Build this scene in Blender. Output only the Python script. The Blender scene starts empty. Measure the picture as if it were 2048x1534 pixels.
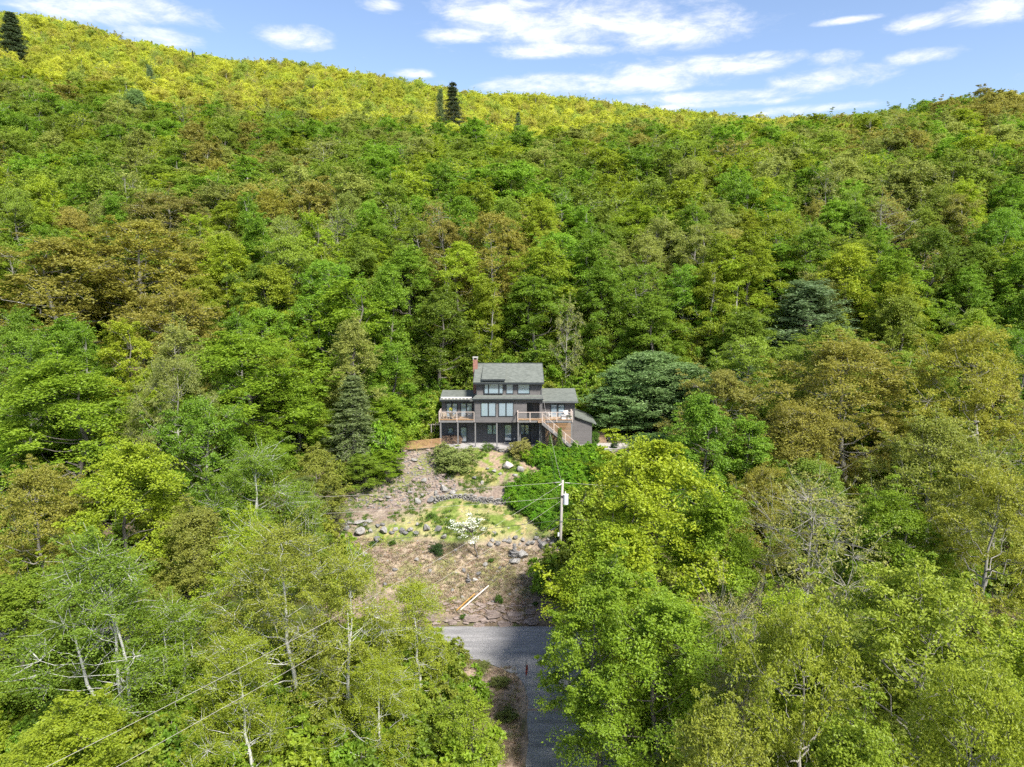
import bpy, math, random
import numpy as np
from mathutils import Vector, Matrix

# ------------------------------------------------------------------ camera, world, sun, exposure
scene = bpy.context.scene
COL = scene.collection
PITCH = math.radians(8.0)
CAM_Z = 29.2
FPX = 1400.0                       # focal length in photo pixels (photo 2048 wide)
CP, SP = math.cos(PITCH), math.sin(PITCH)

cam_data = bpy.data.cameras.new('camera')
cam = bpy.data.objects.new('camera', cam_data)
COL.objects.link(cam)
cam.location = (0, 0, CAM_Z)
cam.rotation_euler = (math.radians(90) - PITCH, 0, 0)
cam_data.sensor_width = 36.0
cam_data.lens = FPX / 2048.0 * 36.0
cam_data.clip_start = 0.5
cam_data.clip_end = 6000
scene.camera = cam

SUN_DIR = Vector((0.52, -0.78, 1.05)).normalized()      # towards the sun
sun_el = math.asin(SUN_DIR.z)
sun_az = math.atan2(SUN_DIR.x, SUN_DIR.y)

SKY_STRENGTH = 0.15
world = bpy.data.worlds.new('World')
scene.world = world
world.use_nodes = True


def px_dir(px, py):
    xc = (px - 1024.0) / FPX
    yc = (767.0 - py) / FPX
    return Vector((xc, CP + yc * SP, -SP + yc * CP))


def build_world():
    nt = world.node_tree
    nt.nodes.clear()
    N, L = nt.nodes, nt.links

    def math_node(op, a, b=None, c=None, clamp=False):
        n = N.new('ShaderNodeMath'); n.operation = op; n.use_clamp = clamp
        for i, v in enumerate((a, b, c)):
            if v is None:
                continue
            if isinstance(v, (int, float)):
                n.inputs[i].default_value = v
            else:
                L.new(v, n.inputs[i])
        return n.outputs[0]

    def vec_node(op, a, b=None):
        n = N.new('ShaderNodeVectorMath'); n.operation = op
        for i, v in enumerate((a, b)):
            if v is None:
                continue
            if isinstance(v, (tuple, list)):
                n.inputs[i].default_value = v
            else:
                L.new(v, n.inputs[i])
        return n
    tc = N.new('ShaderNodeTexCoord')
    sep = N.new('ShaderNodeSeparateXYZ'); L.new(tc.outputs['Generated'], sep.inputs[0])
    zc = math_node('MAXIMUM', sep.outputs[2], 0.03)          # the valley below the horizon is filled with pale air
    com = N.new('ShaderNodeCombineXYZ')
    L.new(sep.outputs[0], com.inputs[0]); L.new(sep.outputs[1], com.inputs[1]); L.new(zc, com.inputs[2])
    sky = N.new('ShaderNodeTexSky'); sky.sky_type = 'NISHITA'; sky.sun_disc = False
    sky.sun_elevation = sun_el; sky.sun_rotation = sun_az
    sky.altitude = 200; sky.air_density = 1.0; sky.dust_density = 0.9; sky.ozone_density = 2.2
    L.new(com.outputs[0], sky.inputs[0])
    az = math_node('ARCTAN2', sep.outputs[0], sep.outputs[1])
    el = math_node('ARCSINE', sep.outputs[2])
    ae = N.new('ShaderNodeCombineXYZ'); L.new(az, ae.inputs[0]); L.new(el, ae.inputs[1])
    # clouds: centre in the sky (photo pixel turned into a direction) and half extents
    clouds = [(1160, 42, 215, 52), (1360, 60, 165, 36), (985, 22, 95, 36), (1115, 99, 120, 15), (592, 76, 62, 22),
              (318, 72, 80, 20), (185, 10, 190, 34), (760, 10, 38, 16), (1390, 136, 190, 22), (1190, 168, 240, 20),
              (1390, 198, 190, 13), (1660, 158, 115, 22), (1675, 114, 58, 15), (1850, 111, 75, 15), (1520, 109, 34, 8),
              (1842, 44, 66, 17), (1990, 18, 115, 34), (830, 147, 38, 9), (1620, 219, 150, 9), (930, 72, 70, 14), (655, 148, 60, 8),
              (1320, 215, 230, 9), (1700, 40, 60, 7)]
    best = None
    for (px, py, rx, ry) in clouds:
        d = px_dir(px, py).normalized()
        a0, e0 = math.atan2(d.x, d.y), math.asin(d.z)
        d1 = px_dir(px + rx, py).normalized(); d2 = px_dir(px, py - ry).normalized()
        ra = abs(math.atan2(d1.x, d1.y) - a0); re = abs(math.asin(d2.z) - e0)
        s = vec_node('SUBTRACT', ae.outputs[0], (a0, e0, 0)).outputs[0]
        m = vec_node('MULTIPLY', s, (1 / ra, 1 / re, 0)).outputs[0]
        dd = vec_node('DOT_PRODUCT', m, m).outputs['Value']
        v = math_node('SUBTRACT', 1.0, dd)
        best = v if best is None else math_node('MAXIMUM', best, v)
    best = math_node('MAXIMUM', math_node('ADD', best, 0.22), -1.2)
    nv = vec_node('MULTIPLY', tc.outputs['Generated'], (1, 1, 3.0)).outputs[0]
    n1 = N.new('ShaderNodeTexNoise'); n1.inputs['Scale'].default_value = 14; n1.inputs['Detail'].default_value = 11
    n1.inputs['Roughness'].default_value = 0.68; n1.inputs['Distortion'].default_value = 0.3
    L.new(nv, n1.inputs['Vector'])
    n2 = N.new('ShaderNodeTexNoise'); n2.inputs['Scale'].default_value = 2.4; n2.inputs['Detail'].default_value = 3
    L.new(nv, n2.inputs['Vector'])
    # the rest of the sky carries the same scattered clouds
    gen = math_node('MULTIPLY', math_node('SUBTRACT', n2.outputs[0], 0.56), 9.0)
    inaz = math_node('LESS_THAN', math_node('ABSOLUTE', az), math.radians(41))
    inel = math_node('LESS_THAN', el, math.radians(31))
    inside = math_node('MULTIPLY', inaz, inel)
    gen = math_node('SUBTRACT', gen, math_node('MULTIPLY', inside, 20.0))
    field = math_node('MAXIMUM', best, math_node('MINIMUM', gen, 1.0))
    dens = math_node('ADD', field, math_node('MULTIPLY', math_node('SUBTRACT', n1.outputs[0], 0.47), 6.0))
    mr = N.new('ShaderNodeMapRange'); mr.interpolation_type = 'SMOOTHSTEP'
    mr.inputs['From Min'].default_value = -0.5; mr.inputs['From Max'].default_value = 2.3
    L.new(dens, mr.inputs['Value'])
    ccol = N.new('ShaderNodeValToRGB')
    ccol.color_ramp.elements[0].position = 0.3; ccol.color_ramp.elements[0].color = (2.5, 2.62, 2.9, 1)
    ccol.color_ramp.elements[1].position = 1.0; ccol.color_ramp.elements[1].color = (3.15, 3.18, 3.25, 1)
    L.new(mr.outputs[0], ccol.inputs[0])
    mix = N.new('ShaderNodeMix'); mix.data_type = 'RGBA'
    fac = math_node('MULTIPLY', mr.outputs[0], 0.93)
    L.new(fac, mix.inputs[0])
    grade = N.new('ShaderNodeMix'); grade.data_type = 'RGBA'; grade.blend_type = 'MULTIPLY'; grade.inputs[0].default_value = 1.0
    L.new(sky.outputs[0], grade.inputs[6]); grade.inputs[7].default_value = (0.60, 0.57, 0.575, 1)
    L.new(grade.outputs[2], mix.inputs[6]); L.new(ccol.outputs[0], mix.inputs[7])
    bg = N.new('ShaderNodeBackground'); bg.inputs['Strength'].default_value = SKY_STRENGTH
    L.new(mix.outputs[2], bg.inputs['Color'])
    out = N.new('ShaderNodeOutputWorld'); L.new(bg.outputs[0], out.inputs['Surface'])


build_world()

sun_data = bpy.data.lights.new('sun', 'SUN')
sun_data.energy = 3.8
sun_data.angle = math.radians(10.0)
sun_data.color = (1.0, 0.965, 0.90)
sun = bpy.data.objects.new('sun', sun_data)
COL.objects.link(sun)
sun.rotation_euler = (-SUN_DIR).to_track_quat('-Z', 'Y').to_euler()
sun.location = (60, -40, 120)

vs = scene.view_settings
vs.view_transform = 'Standard'; vs.look = 'None'; vs.gamma = 1.0; vs.use_curve_mapping = False
vs.exposure = 1.42
scene.cycles.max_bounces = 8
scene.cycles.diffuse_bounces = 6
scene.cycles.transmission_bounces = 5
scene.cycles.glossy_bounces = 3
scene.cycles.use_adaptive_sampling = True
scene.cycles.adaptive_threshold = 0.02
scene.cycles.use_denoising = False
scene.cycles.sample_clamp_indirect = 3.0
scene.cycles.sample_clamp_direct = 12.0
scene.render.film_transparent = False

random.seed(11)
RNG = np.random.default_rng(11)

# ------------------------------------------------------------------ projection helpers


def at(px, py, Y):
    d = px_dir(px, py)
    t = Y / d.y
    return Vector((d.x * t, Y, CAM_Z + d.z * t))


def project(x, y, z):
    dz = z - CAM_Z
    depth = y * CP - dz * SP
    yc = (y * SP + dz * CP) / depth
    return 1024 + FPX * x / depth, 767 - FPX * yc, depth


# ------------------------------------------------------------------ terrain height
def vnoise(x, y, seed=0):
    x = np.asarray(x, float); y = np.asarray(y, float)
    xi = np.floor(x).astype(np.int64); yi = np.floor(y).astype(np.int64)
    fx, fy = x - xi, y - yi
    fx = fx * fx * (3 - 2 * fx); fy = fy * fy * (3 - 2 * fy)

    def h(a, b):
        n = (a * 374761393 + b * 668265263 + seed * 974711) & 0x7fffffff
        n = ((n ^ (n >> 13)) * 1274126177) & 0x7fffffff
        return ((n ^ (n >> 16)) & 0xffff) / 65535.0
    return (h(xi, yi) * (1 - fx) + h(xi + 1, yi) * fx) * (1 - fy) + (h(xi, yi + 1) * (1 - fx) + h(xi + 1, yi + 1) * fx) * fy


def fbm(x, y, seed=0, octaves=4):
    s, a, t = 0, 1.0, 0
    for o in range(octaves):
        s = s + a * vnoise(np.asarray(x) * 2 ** o, np.asarray(y) * 2 ** o, seed + o * 17); t += a; a *= 0.5
    return s / t - 0.5


PROF_Y = [-3000, -700, -250, -60, 0, 30, 45, 57.2, 57.9, 59.0, 66.0, 67.3, 71.6, 72.1, 78.0, 79.3, 93.0, 98.0, 130.0]
PROF_Z = [-260, -220, -110, -26, -8, -1.5, 0, 0, 0.7, 1.5, 4.6, 5.5, 6.4, 6.9, 9.5, 10.05, 10.2, 14.0, 30.0]
CAN_U = [-1.6, -0.95, -0.71, -0.35, 0.0, 0.35, 0.71, 0.95, 1.6]
CAN_Y = [98, 115, 140, 180, 230, 300, 380, 440, 520, 900, 3000]
CANOPY = {  # photo row of the tree tops seen at that distance, one list for each direction
    -1.6: [520, 420, 330, 240, 160, 80, 20, -10, 20, 250, 470],
    -0.95: [520, 425, 330, 240, 150, 60, 5, 0, 30, 250, 470],
    -0.71: [520, 430, 335, 250, 170, 88, 30, 26, 60, 260, 470],
    -0.35: [520, 440, 350, 275, 222, 168, 128, 122, 150, 300, 470],
    0.0: [520, 440, 360, 296, 262, 226, 196, 190, 210, 330, 470],
    0.35: [520, 430, 335, 272, 252, 250, 243, 238, 250, 340, 470],
    0.71: [520, 410, 300, 225, 196, 200, 225, 245, 270, 350, 470],
    0.95: [520, 400, 290, 215, 185, 195, 225, 245, 270, 350, 470],
    1.6: [520, 400, 290, 215, 185, 195, 225, 245, 270, 350, 470],
}
TREE_H = 15.0
_tab = np.array([[CAM_Z + Y * (-SP + ((767 - r) / FPX) * CP) / (CP + ((767 - r) / FPX) * SP) - TREE_H
                  for r, Y in zip(CANOPY[u], CAN_Y)] for u in CAN_U])


def smooth(a, b, v):
    t = np.clip((v - a) / (b - a), 0, 1)
    return t * t * (3 - 2 * t)


def ground_z(x, y):
    x = np.asarray(x, float); y = np.asarray(y, float)
    near = np.interp(y, PROF_Y, PROF_Z)
    # rough bank and slope, level road, level house terrace
    slope = smooth(58.2, 60, y) * (1 - smooth(77.5, 79.0, y))
    near = near + slope * (fbm(x * 0.35, y * 0.35, 3) * 0.9 + fbm(x * 1.3, y * 1.3, 5, 3) * 0.35)
    lower = (1 - smooth(38, 48, y)) * smooth(5, 9, np.abs(x - 4))
    near = near + lower * fbm(x * 0.12, y * 0.12, 9) * 2.0
    side = smooth(11, 26, np.abs(x - 1)) * smooth(77, 84, y)
    near = near + side * smooth(80, 96, y) * 3.0
    u = np.clip(x / np.maximum(y, 60), -1.6, 1.6)
    yy = np.clip(y, CAN_Y[0], CAN_Y[-1])
    ui = np.interp(u, CAN_U, np.arange(len(CAN_U))); i0 = np.clip(ui.astype(int), 0, len(CAN_U) - 2); fu = ui - i0
    fu = fu * fu * (3 - 2 * fu)
    yi = np.interp(yy, CAN_Y, np.arange(len(CAN_Y))); j0 = np.clip(yi.astype(int), 0, len(CAN_Y) - 2); fy = yi - j0
    far = (_tab[i0, j0] * (1 - fy) + _tab[i0, j0 + 1] * fy) * (1 - fu) + (_tab[i0 + 1, j0] * (1 - fy) + _tab[i0 + 1, j0 + 1] * fy) * fu
    far = far + fbm(x * 0.02, y * 0.02, 21) * 5.0 * smooth(110, 160, y)
    w = smooth(92.5, 106, y)
    return near * (1 - w) + far * w


def gz(x, y):
    return float(ground_z(np.array([x]), np.array([y]))[0])


def on_ground_many(px, py, y0=36.0, y1=94.0):
    """the ground points seen at photo pixels"""
    px = np.atleast_1d(np.asarray(px, float)); py = np.atleast_1d(np.asarray(py, float))
    xc = (px - 1024.0) / FPX; yc = (767.0 - py) / FPX
    dx, dy, dz = xc, CP + yc * SP, -SP + yc * CP

    def first(lo, hi, n):
        ys = lo[:, None] + (hi - lo)[:, None] * np.linspace(0, 1, n)[None]
        t = ys / dy[:, None]
        k = np.argmax(ground_z(dx[:, None] * t, ys) >= CAM_Z + dz[:, None] * t, axis=1)
        r = np.arange(len(ys))
        return ys[r, np.maximum(k - 1, 0)], ys[r, k]
    lo, hi = first(np.full(len(px), y0), np.full(len(px), y1), 60)
    lo, hi = first(lo, hi, 14)
    x = dx * hi / dy
    return np.stack([x, hi, ground_z(x, hi)], 1)


def on_ground(px, py, y0=36.0, y1=94.0):
    return Vector(on_ground_many(px, py, y0, y1)[0])


# ------------------------------------------------------------------ object helpers
def tag(o, label=None, cat=None, group=None, kind=None):
    if label: o['label'] = label
    if cat: o['category'] = cat
    if group: o['group'] = group
    if kind: o['kind'] = kind
    return o


def empty(name, loc=(0, 0, 0), rz=0.0, label=None, cat=None, group=None):
    o = bpy.data.objects.new(name, None)
    o.empty_display_size = 0.3
    COL.objects.link(o); o.location = loc; o.rotation_euler = (0, 0, rz)
    return tag(o, label, cat, group)


def link(name, mesh, parent=None):
    o = bpy.data.objects.new(name, mesh)
    COL.objects.link(o)
    if parent is not None:
        o.parent = parent
    return o


class MB:
    """collects boxes, prisms, tubes; build() links them as one mesh object"""

    def __init__(self):
        self.v, self.f = [], []

    def add(self, verts, faces):
        n = len(self.v)
        self.v += [tuple(p) for p in verts]
        self.f += [tuple(i + n for i in f) for f in faces]
        return self

    def box(self, x0, x1, y0, y1, z0, z1):
        x0, x1 = min(x0, x1), max(x0, x1); y0, y1 = min(y0, y1), max(y0, y1); z0, z1 = min(z0, z1), max(z0, z1)
        v = [(x0, y0, z0), (x1, y0, z0), (x1, y1, z0), (x0, y1, z0), (x0, y0, z1), (x1, y0, z1), (x1, y1, z1), (x0, y1, z1)]
        return self.add(v, [(0, 3, 2, 1), (4, 5, 6, 7), (0, 1, 5, 4), (1, 2, 6, 5), (2, 3, 7, 6), (3, 0, 4, 7)])

    def hexa(self, bottom, top):
        return self.add(list(bottom) + list(top), [(3, 2, 1, 0), (4, 5, 6, 7), (0, 1, 5, 4), (1, 2, 6, 5), (2, 3, 7, 6), (3, 0, 4, 7)])

    def slab(self, quad, th):
        """a sheet of thickness th below four points"""
        q = [Vector(p) for p in quad]
        n = (q[1] - q[0]).cross(q[2] - q[0]).normalized()
        if n.z < 0:
            n = -n
        return self.hexa([p - n * th for p in q], q)

    def bar(self, a, b, w, h=None):
        a, b = Vector(a), Vector(b); h = h or w
        d = (b - a).normalized()
        s = d.cross(Vector((0, 0, 1)))
        s = s.normalized() if s.length > 1e-4 else Vector((1, 0, 0))
        u = s.cross(d).normalized()
        o = [s * (-w / 2) - u * (h / 2), s * (w / 2) - u * (h / 2), s * (w / 2) + u * (h / 2), s * (-w / 2) + u * (h / 2)]
        return self.hexa([a + k for k in o], [b + k for k in o])

    def tube(self, pts, radii, sides=8, cap=True):
        pts = [Vector(p) for p in pts]
        n0 = len(self.v)
        for i, p in enumerate(pts):
            d = (pts[min(i + 1, len(pts) - 1)] - pts[max(i - 1, 0)]).normalized()
            s = d.cross(Vector((0.13, 0.31, 0.94)))
            s = s.normalized() if s.length > 1e-4 else Vector((1, 0, 0))
            u = s.cross(d)
            for k in range(sides):
                a = 2 * math.pi * k / sides
                self.v.append(tuple(p + (s * math.cos(a) + u * math.sin(a)) * radii[i]))
        for i in range(len(pts) - 1):
            for k in range(sides):
                a, b = n0 + i * sides + k, n0 + i * sides + (k + 1) % sides
                self.f.append((a, b, b + sides, a + sides))
        if cap:
            self.f.append(tuple(n0 + k for k in range(sides))[::-1])
            self.f.append(tuple(n0 + (len(pts) - 1) * sides + k for k in range(sides)))
        return self

    def mesh(self, name, mat, smooth_shade=False):
        m = bpy.data.meshes.new(name)
        m.from_pydata(self.v, [], self.f)
        m.materials.append(mat)
        if smooth_shade:
            m.polygons.foreach_set('use_smooth', [True] * len(m.polygons))
        m.update()
        return m

    def build(self, name, mat, parent=None, smooth_shade=False):
        return link(name, self.mesh(name, mat, smooth_shade), parent)


def np_mesh(name, verts, quads, mats, mat_index=None, attr=None, smooth_shade=False, tris=None):
    """fast mesh from arrays; quads (n,4)"""
    m = bpy.data.meshes.new(name)
    nv, nq = len(verts), len(quads)
    m.vertices.add(nv); m.vertices.foreach_set('co', np.ascontiguousarray(verts, np.float32).ravel())
    m.loops.add(nq * 4); m.loops.foreach_set('vertex_index', np.ascontiguousarray(quads, np.int32).ravel())
    m.polygons.add(nq); m.polygons.foreach_set('loop_start', np.arange(nq, dtype=np.int32) * 4)
    if mat_index is not None:
        m.polygons.foreach_set('material_index', np.ascontiguousarray(mat_index, np.int32))
    m.polygons.foreach_set('use_smooth', np.full(nq, smooth_shade))
    for mm in mats:
        m.materials.append(mm)
    if attr is not None:
        for k, a in attr.items():
            if a.ndim == 1:
                at_ = m.attributes.new(k, 'FLOAT', 'POINT'); at_.data.foreach_set('value', np.ascontiguousarray(a, np.float32))
            else:
                at_ = m.attributes.new(k, 'FLOAT_COLOR', 'POINT'); at_.data.foreach_set('color', np.ascontiguousarray(a, np.float32).ravel())
    m.update(calc_edges=True)
    return m


# ------------------------------------------------------------------ materials
def new_mat(name):
    m = bpy.data.materials.new(name); m.use_nodes = True
    nt = m.node_tree; nt.nodes.clear()
    out = nt.nodes.new('ShaderNodeOutputMaterial')
    return m, nt, out


def rough_mat(name, color, rough=0.7, var=0.25, scale=3.0, bump=0.0, bump_scale=20.0, stretch=(1, 1, 1), metallic=0.0, color2=None, spec=0.4):
    """base colour broken up by two scales of noise, with fine relief"""
    m, nt, out = new_mat(name)
    N, L = nt.nodes, nt.links
    p = N.new('ShaderNodeBsdfPrincipled'); L.new(p.outputs[0], out.inputs[0])
    p.inputs['Roughness'].default_value = rough; p.inputs['Metallic'].default_value = metallic
    p.inputs['Specular IOR Level'].default_value = spec
    tc = N.new('ShaderNodeTexCoord'); mp = N.new('ShaderNodeMapping'); mp.inputs['Scale'].default_value = stretch
    L.new(tc.outputs['Object'], mp.inputs['Vector'])
    n = N.new('ShaderNodeTexNoise'); n.inputs['Scale'].default_value = scale; n.inputs['Detail'].default_value = 6; n.inputs['Roughness'].default_value = 0.65
    L.new(mp.outputs[0], n.inputs['Vector'])
    r = N.new('ShaderNodeValToRGB')
    c2 = color2 or tuple(min(1, c * (1 + var)) for c in color)
    r.color_ramp.elements[0].position = 0.3; r.color_ramp.elements[0].color = tuple(c * (1 - var) for c in color) + (1,)
    r.color_ramp.elements[1].position = 0.7; r.color_ramp.elements[1].color = tuple(c2) + (1,)
    L.new(n.outputs[0], r.inputs[0]); L.new(r.outputs[0], p.inputs['Base Color'])
    if bump:
        b = N.new('ShaderNodeBump'); b.inputs['Strength'].default_value = bump; b.inputs['Distance'].default_value = 0.05
        n2 = N.new('ShaderNodeTexNoise'); n2.inputs['Scale'].default_value = bump_scale; n2.inputs['Detail'].default_value = 5
        L.new(mp.outputs[0], n2.inputs['Vector']); L.new(n2.outputs[0], b.inputs['Height']); L.new(b.outputs[0], p.inputs['Normal'])
    return m


def leaf_mat(name, from_instancer=False, translucency=0.52, gloss=0.02, fixed=None):
    """leaves: own colour of each tree, varied leaf by leaf, light passing through"""
    m, nt, out = new_mat(name)
    N, L = nt.nodes, nt.links
    if fixed is not None:
        c = N.new('ShaderNodeRGB'); c.outputs[0].default_value = fixed + (1,); col = c.outputs[0]
    elif from_instancer:
        a = N.new('ShaderNodeAttribute'); a.attribute_type = 'INSTANCER'; a.attribute_name = 'tint'; col = a.outputs['Color']
    else:
        oi = N.new('ShaderNodeObjectInfo'); col = oi.outputs['Color']
    v = N.new('ShaderNodeAttribute'); v.attribute_name = 'v'
    hs = N.new('ShaderNodeHueSaturation')
    mh = N.new('ShaderNodeMapRange'); mh.inputs['To Min'].default_value = 0.508; mh.inputs['To Max'].default_value = 0.492
    mv = N.new('ShaderNodeMapRange'); mv.inputs['To Min'].default_value = 0.95; mv.inputs['To Max'].default_value = 1.5
    L.new(v.outputs['Fac'], mh.inputs['Value']); L.new(v.outputs['Fac'], mv.inputs['Value'])
    L.new(mh.outputs[0], hs.inputs['Hue']); L.new(mv.outputs[0], hs.inputs['Value']); L.new(col, hs.inputs['Color'])
    d = N.new('ShaderNodeBsdfDiffuse'); L.new(hs.outputs[0], d.inputs['Color'])
    t = N.new('ShaderNodeBsdfTranslucent'); L.new(hs.outputs[0], t.inputs['Color'])
    mx = N.new('ShaderNodeMixShader'); mx.inputs[0].default_value = translucency
    L.new(d.outputs[0], mx.inputs[1]); L.new(t.outputs[0], mx.inputs[2])
    g = N.new('ShaderNodeBsdfGlossy'); g.inputs['Roughness'].default_value = 0.5; g.inputs['Color'].default_value = (0.8, 0.85, 0.8, 1)
    m2 = N.new('ShaderNodeMixShader'); m2.inputs[0].default_value = gloss
    L.new(mx.outputs[0], m2.inputs[1]); L.new(g.outputs[0], m2.inputs[2]); L.new(m2.outputs[0], out.inputs[0])
    return m


M = {}
M['leaf'] = leaf_mat('leaf')
M['leaf_far'] = leaf_mat('leaf_far', True)
M['needle'] = leaf_mat('needle', False, 0.45, 0.03)
M['needle_far'] = leaf_mat('needle_far', True, 0.15, 0.05)
M['petal'] = leaf_mat('petal', False, 0.3, 0.02, (0.72, 0.72, 0.62))
M['bark'] = rough_mat('bark', (0.12, 0.10, 0.08), 0.9, 0.4, 2.0, 0.6, 14, (1, 1, 0.25), color2=(0.2, 0.18, 0.155))
M['bark_pale'] = rough_mat('bark_pale', (0.24, 0.22, 0.19), 0.9, 0.35, 2.0, 0.5, 14, (1, 1, 0.25), color2=(0.36, 0.34, 0.30))


def birch_mat():
    m, nt, out = new_mat('bark_birch')
    N, L = nt.nodes, nt.links
    p = N.new('ShaderNodeBsdfPrincipled'); p.inputs['Roughness'].default_value = 0.75; L.new(p.outputs[0], out.inputs[0])
    tc = N.new('ShaderNodeTexCoord'); mp = N.new('ShaderNodeMapping'); mp.inputs['Scale'].default_value = (1.2, 1.2, 5)
    L.new(tc.outputs['Object'], mp.inputs[0])
    n = N.new('ShaderNodeTexNoise'); n.inputs['Scale'].default_value = 2.2; n.inputs['Detail'].default_value = 5
    L.new(mp.outputs[0], n.inputs['Vector'])
    r = N.new('ShaderNodeValToRGB')
    r.color_ramp.elements[0].position = 0.34; r.color_ramp.elements[0].color = (0.09, 0.085, 0.075, 1)
    r.color_ramp.elements[1].position = 0.44; r.color_ramp.elements[1].color = (0.50, 0.49, 0.45, 1)
    L.new(n.outputs[0], r.inputs[0]); L.new(r.outputs[0], p.inputs['Base Color'])
    return m


M['bark_birch'] = birch_mat()

# ------------------------------------------------------------------ the ground: one sheet, fine in the clearing, coarse to the horizon
CLEAR_POLY = [(862, 690), (1200, 690), (1275, 860), (1270, 900), (1215, 925), (1150, 1010), (1140, 1110), (1070, 1170), (1050, 1250),
              (1085, 1300), (1085, 1400), (1045, 1420), (1040, 1330), (905, 1275), (880, 1225), (800, 1190), (720, 1150), (668, 1085), (660, 1040), (700, 990), (795, 930), (803, 890), (862, 880)]


def in_poly(px, py, poly=CLEAR_POLY):
    px = np.asarray(px, float); py = np.asarray(py, float)
    r = np.zeros(px.shape, bool)
    n = len(poly)
    for i in range(n):
        x0, y0 = poly[i]; x1, y1 = poly[(i + 1) % n]
        c = ((y0 > py) != (y1 > py)) & (px < (x1 - x0) * (py - y0) / ((y1 - y0) or 1e-9) + x0)
        r ^= c
    return r


def lerp(a, b, w):
    return a * (1 - w[..., None]) + np.array(b) * w[..., None]


def ground_colour(x, y):
    n1 = fbm(x * 0.5, y * 0.5, 41) + 0.5
    n2 = fbm(x * 1.7, y * 1.7, 43) + 0.5
    n3 = fbm(x * 0.22, y * 0.22, 47) + 0.5
    c = np.zeros(x.shape + (3,)) + np.array((0.12, 0.09, 0.06))
    c = lerp(c, (0.055, 0.075, 0.02), smooth(0.45, 0.6, n1))
    ax = np.abs(x)
    w = smooth(57.0, 58.0, y) * (1 - smooth(92, 95, y)) * (1 - smooth(13, 17, np.abs(x + 1.5)))
    straw = np.zeros_like(c) + np.array((0.29, 0.23, 0.16))
    straw = lerp(straw, (0.225, 0.175, 0.13), smooth(0.5, 0.62, n2))
    straw = lerp(straw, (0.16, 0.17, 0.04), smooth(0.55, 0.68, n1) * 0.7)
    grass = np.zeros_like(c) + np.array((0.255, 0.245, 0.095))
    grass = lerp(grass, (0.12, 0.165, 0.03), smooth(0.45, 0.62, n1))
    grass = lerp(grass, (0.34, 0.26, 0.13), smooth(0.55, 0.66, n2) * 0.8)
    soil = np.zeros_like(c) + np.array((0.235, 0.188, 0.145))
    soil = lerp(soil, (0.185, 0.14, 0.11), smooth(0.45, 0.6, n2))
    soil = lerp(soil, (0.14, 0.16, 0.04), smooth(0.58, 0.66, n1) * 0.8)
    lush = np.zeros_like(c) + np.array((0.14, 0.19, 0.03))
    lush = lerp(lush, (0.24, 0.22, 0.07), smooth(0.45, 0.6, n1)); lush = lerp(lush, (0.26, 0.19, 0.13), smooth(0.52, 0.62, n2))
    open_ = soil.copy()
    open_ = lerp(open_, (0.21, 0.155, 0.12), smooth(57, 58, y) * (1 - smooth(59.0, 59.8, y)))
    t = smooth(59.2, 60.0, y + (n3 - .5) * 1.5) * (1 - smooth(65.2, 66.6, y + (n3 - .5) * 2))
    open_ = open_ * (1 - t[..., None]) + straw * t[..., None]
    t = smooth(65.2, 66.6, y + (n3 - .5) * 2) * (1 - smooth(71.4, 72.0, y + (n2 - .5) * 1.5)) * smooth(-10.5, -6.5, x + (n1 - .5) * 5 + (71.5 - y) * 1.1)
    open_ = open_ * (1 - t[..., None]) + grass * t[..., None]
    t = smooth(72.5, 75.5, y + (n1 - .5) * 4) * smooth(-7, -5.0, x + (n1 - .5) * 3)
    open_ = open_ * (1 - t[..., None]) + lush * t[..., None]
    t = smooth(78.6, 80.4, y + (n1 - .5) * 3)
    terr = lerp(lush * 0.9, (0.2, 0.16, 0.12), smooth(0.42, 0.55, n1))
    open_ = open_ * (1 - t[..., None]) + terr * t[..., None]
    c = c * (1 - w[..., None]) + open_ * w[..., None]
    # verge this side of the road: dead leaves and soil
    w2 = (1 - smooth(50, 51, y)) * smooth(36, 39, y) * (1 - smooth(7, 11, ax))
    c = lerp(c, (0.30, 0.225, 0.165), w2 * smooth(0.3, 0.5, n2))
    return c


def axis(parts):
    out = []
    for a, b, s in parts:
        out.append(np.arange(a, b, s))
    return np.concatenate(out + [np.array([parts[-1][1]])])


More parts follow.
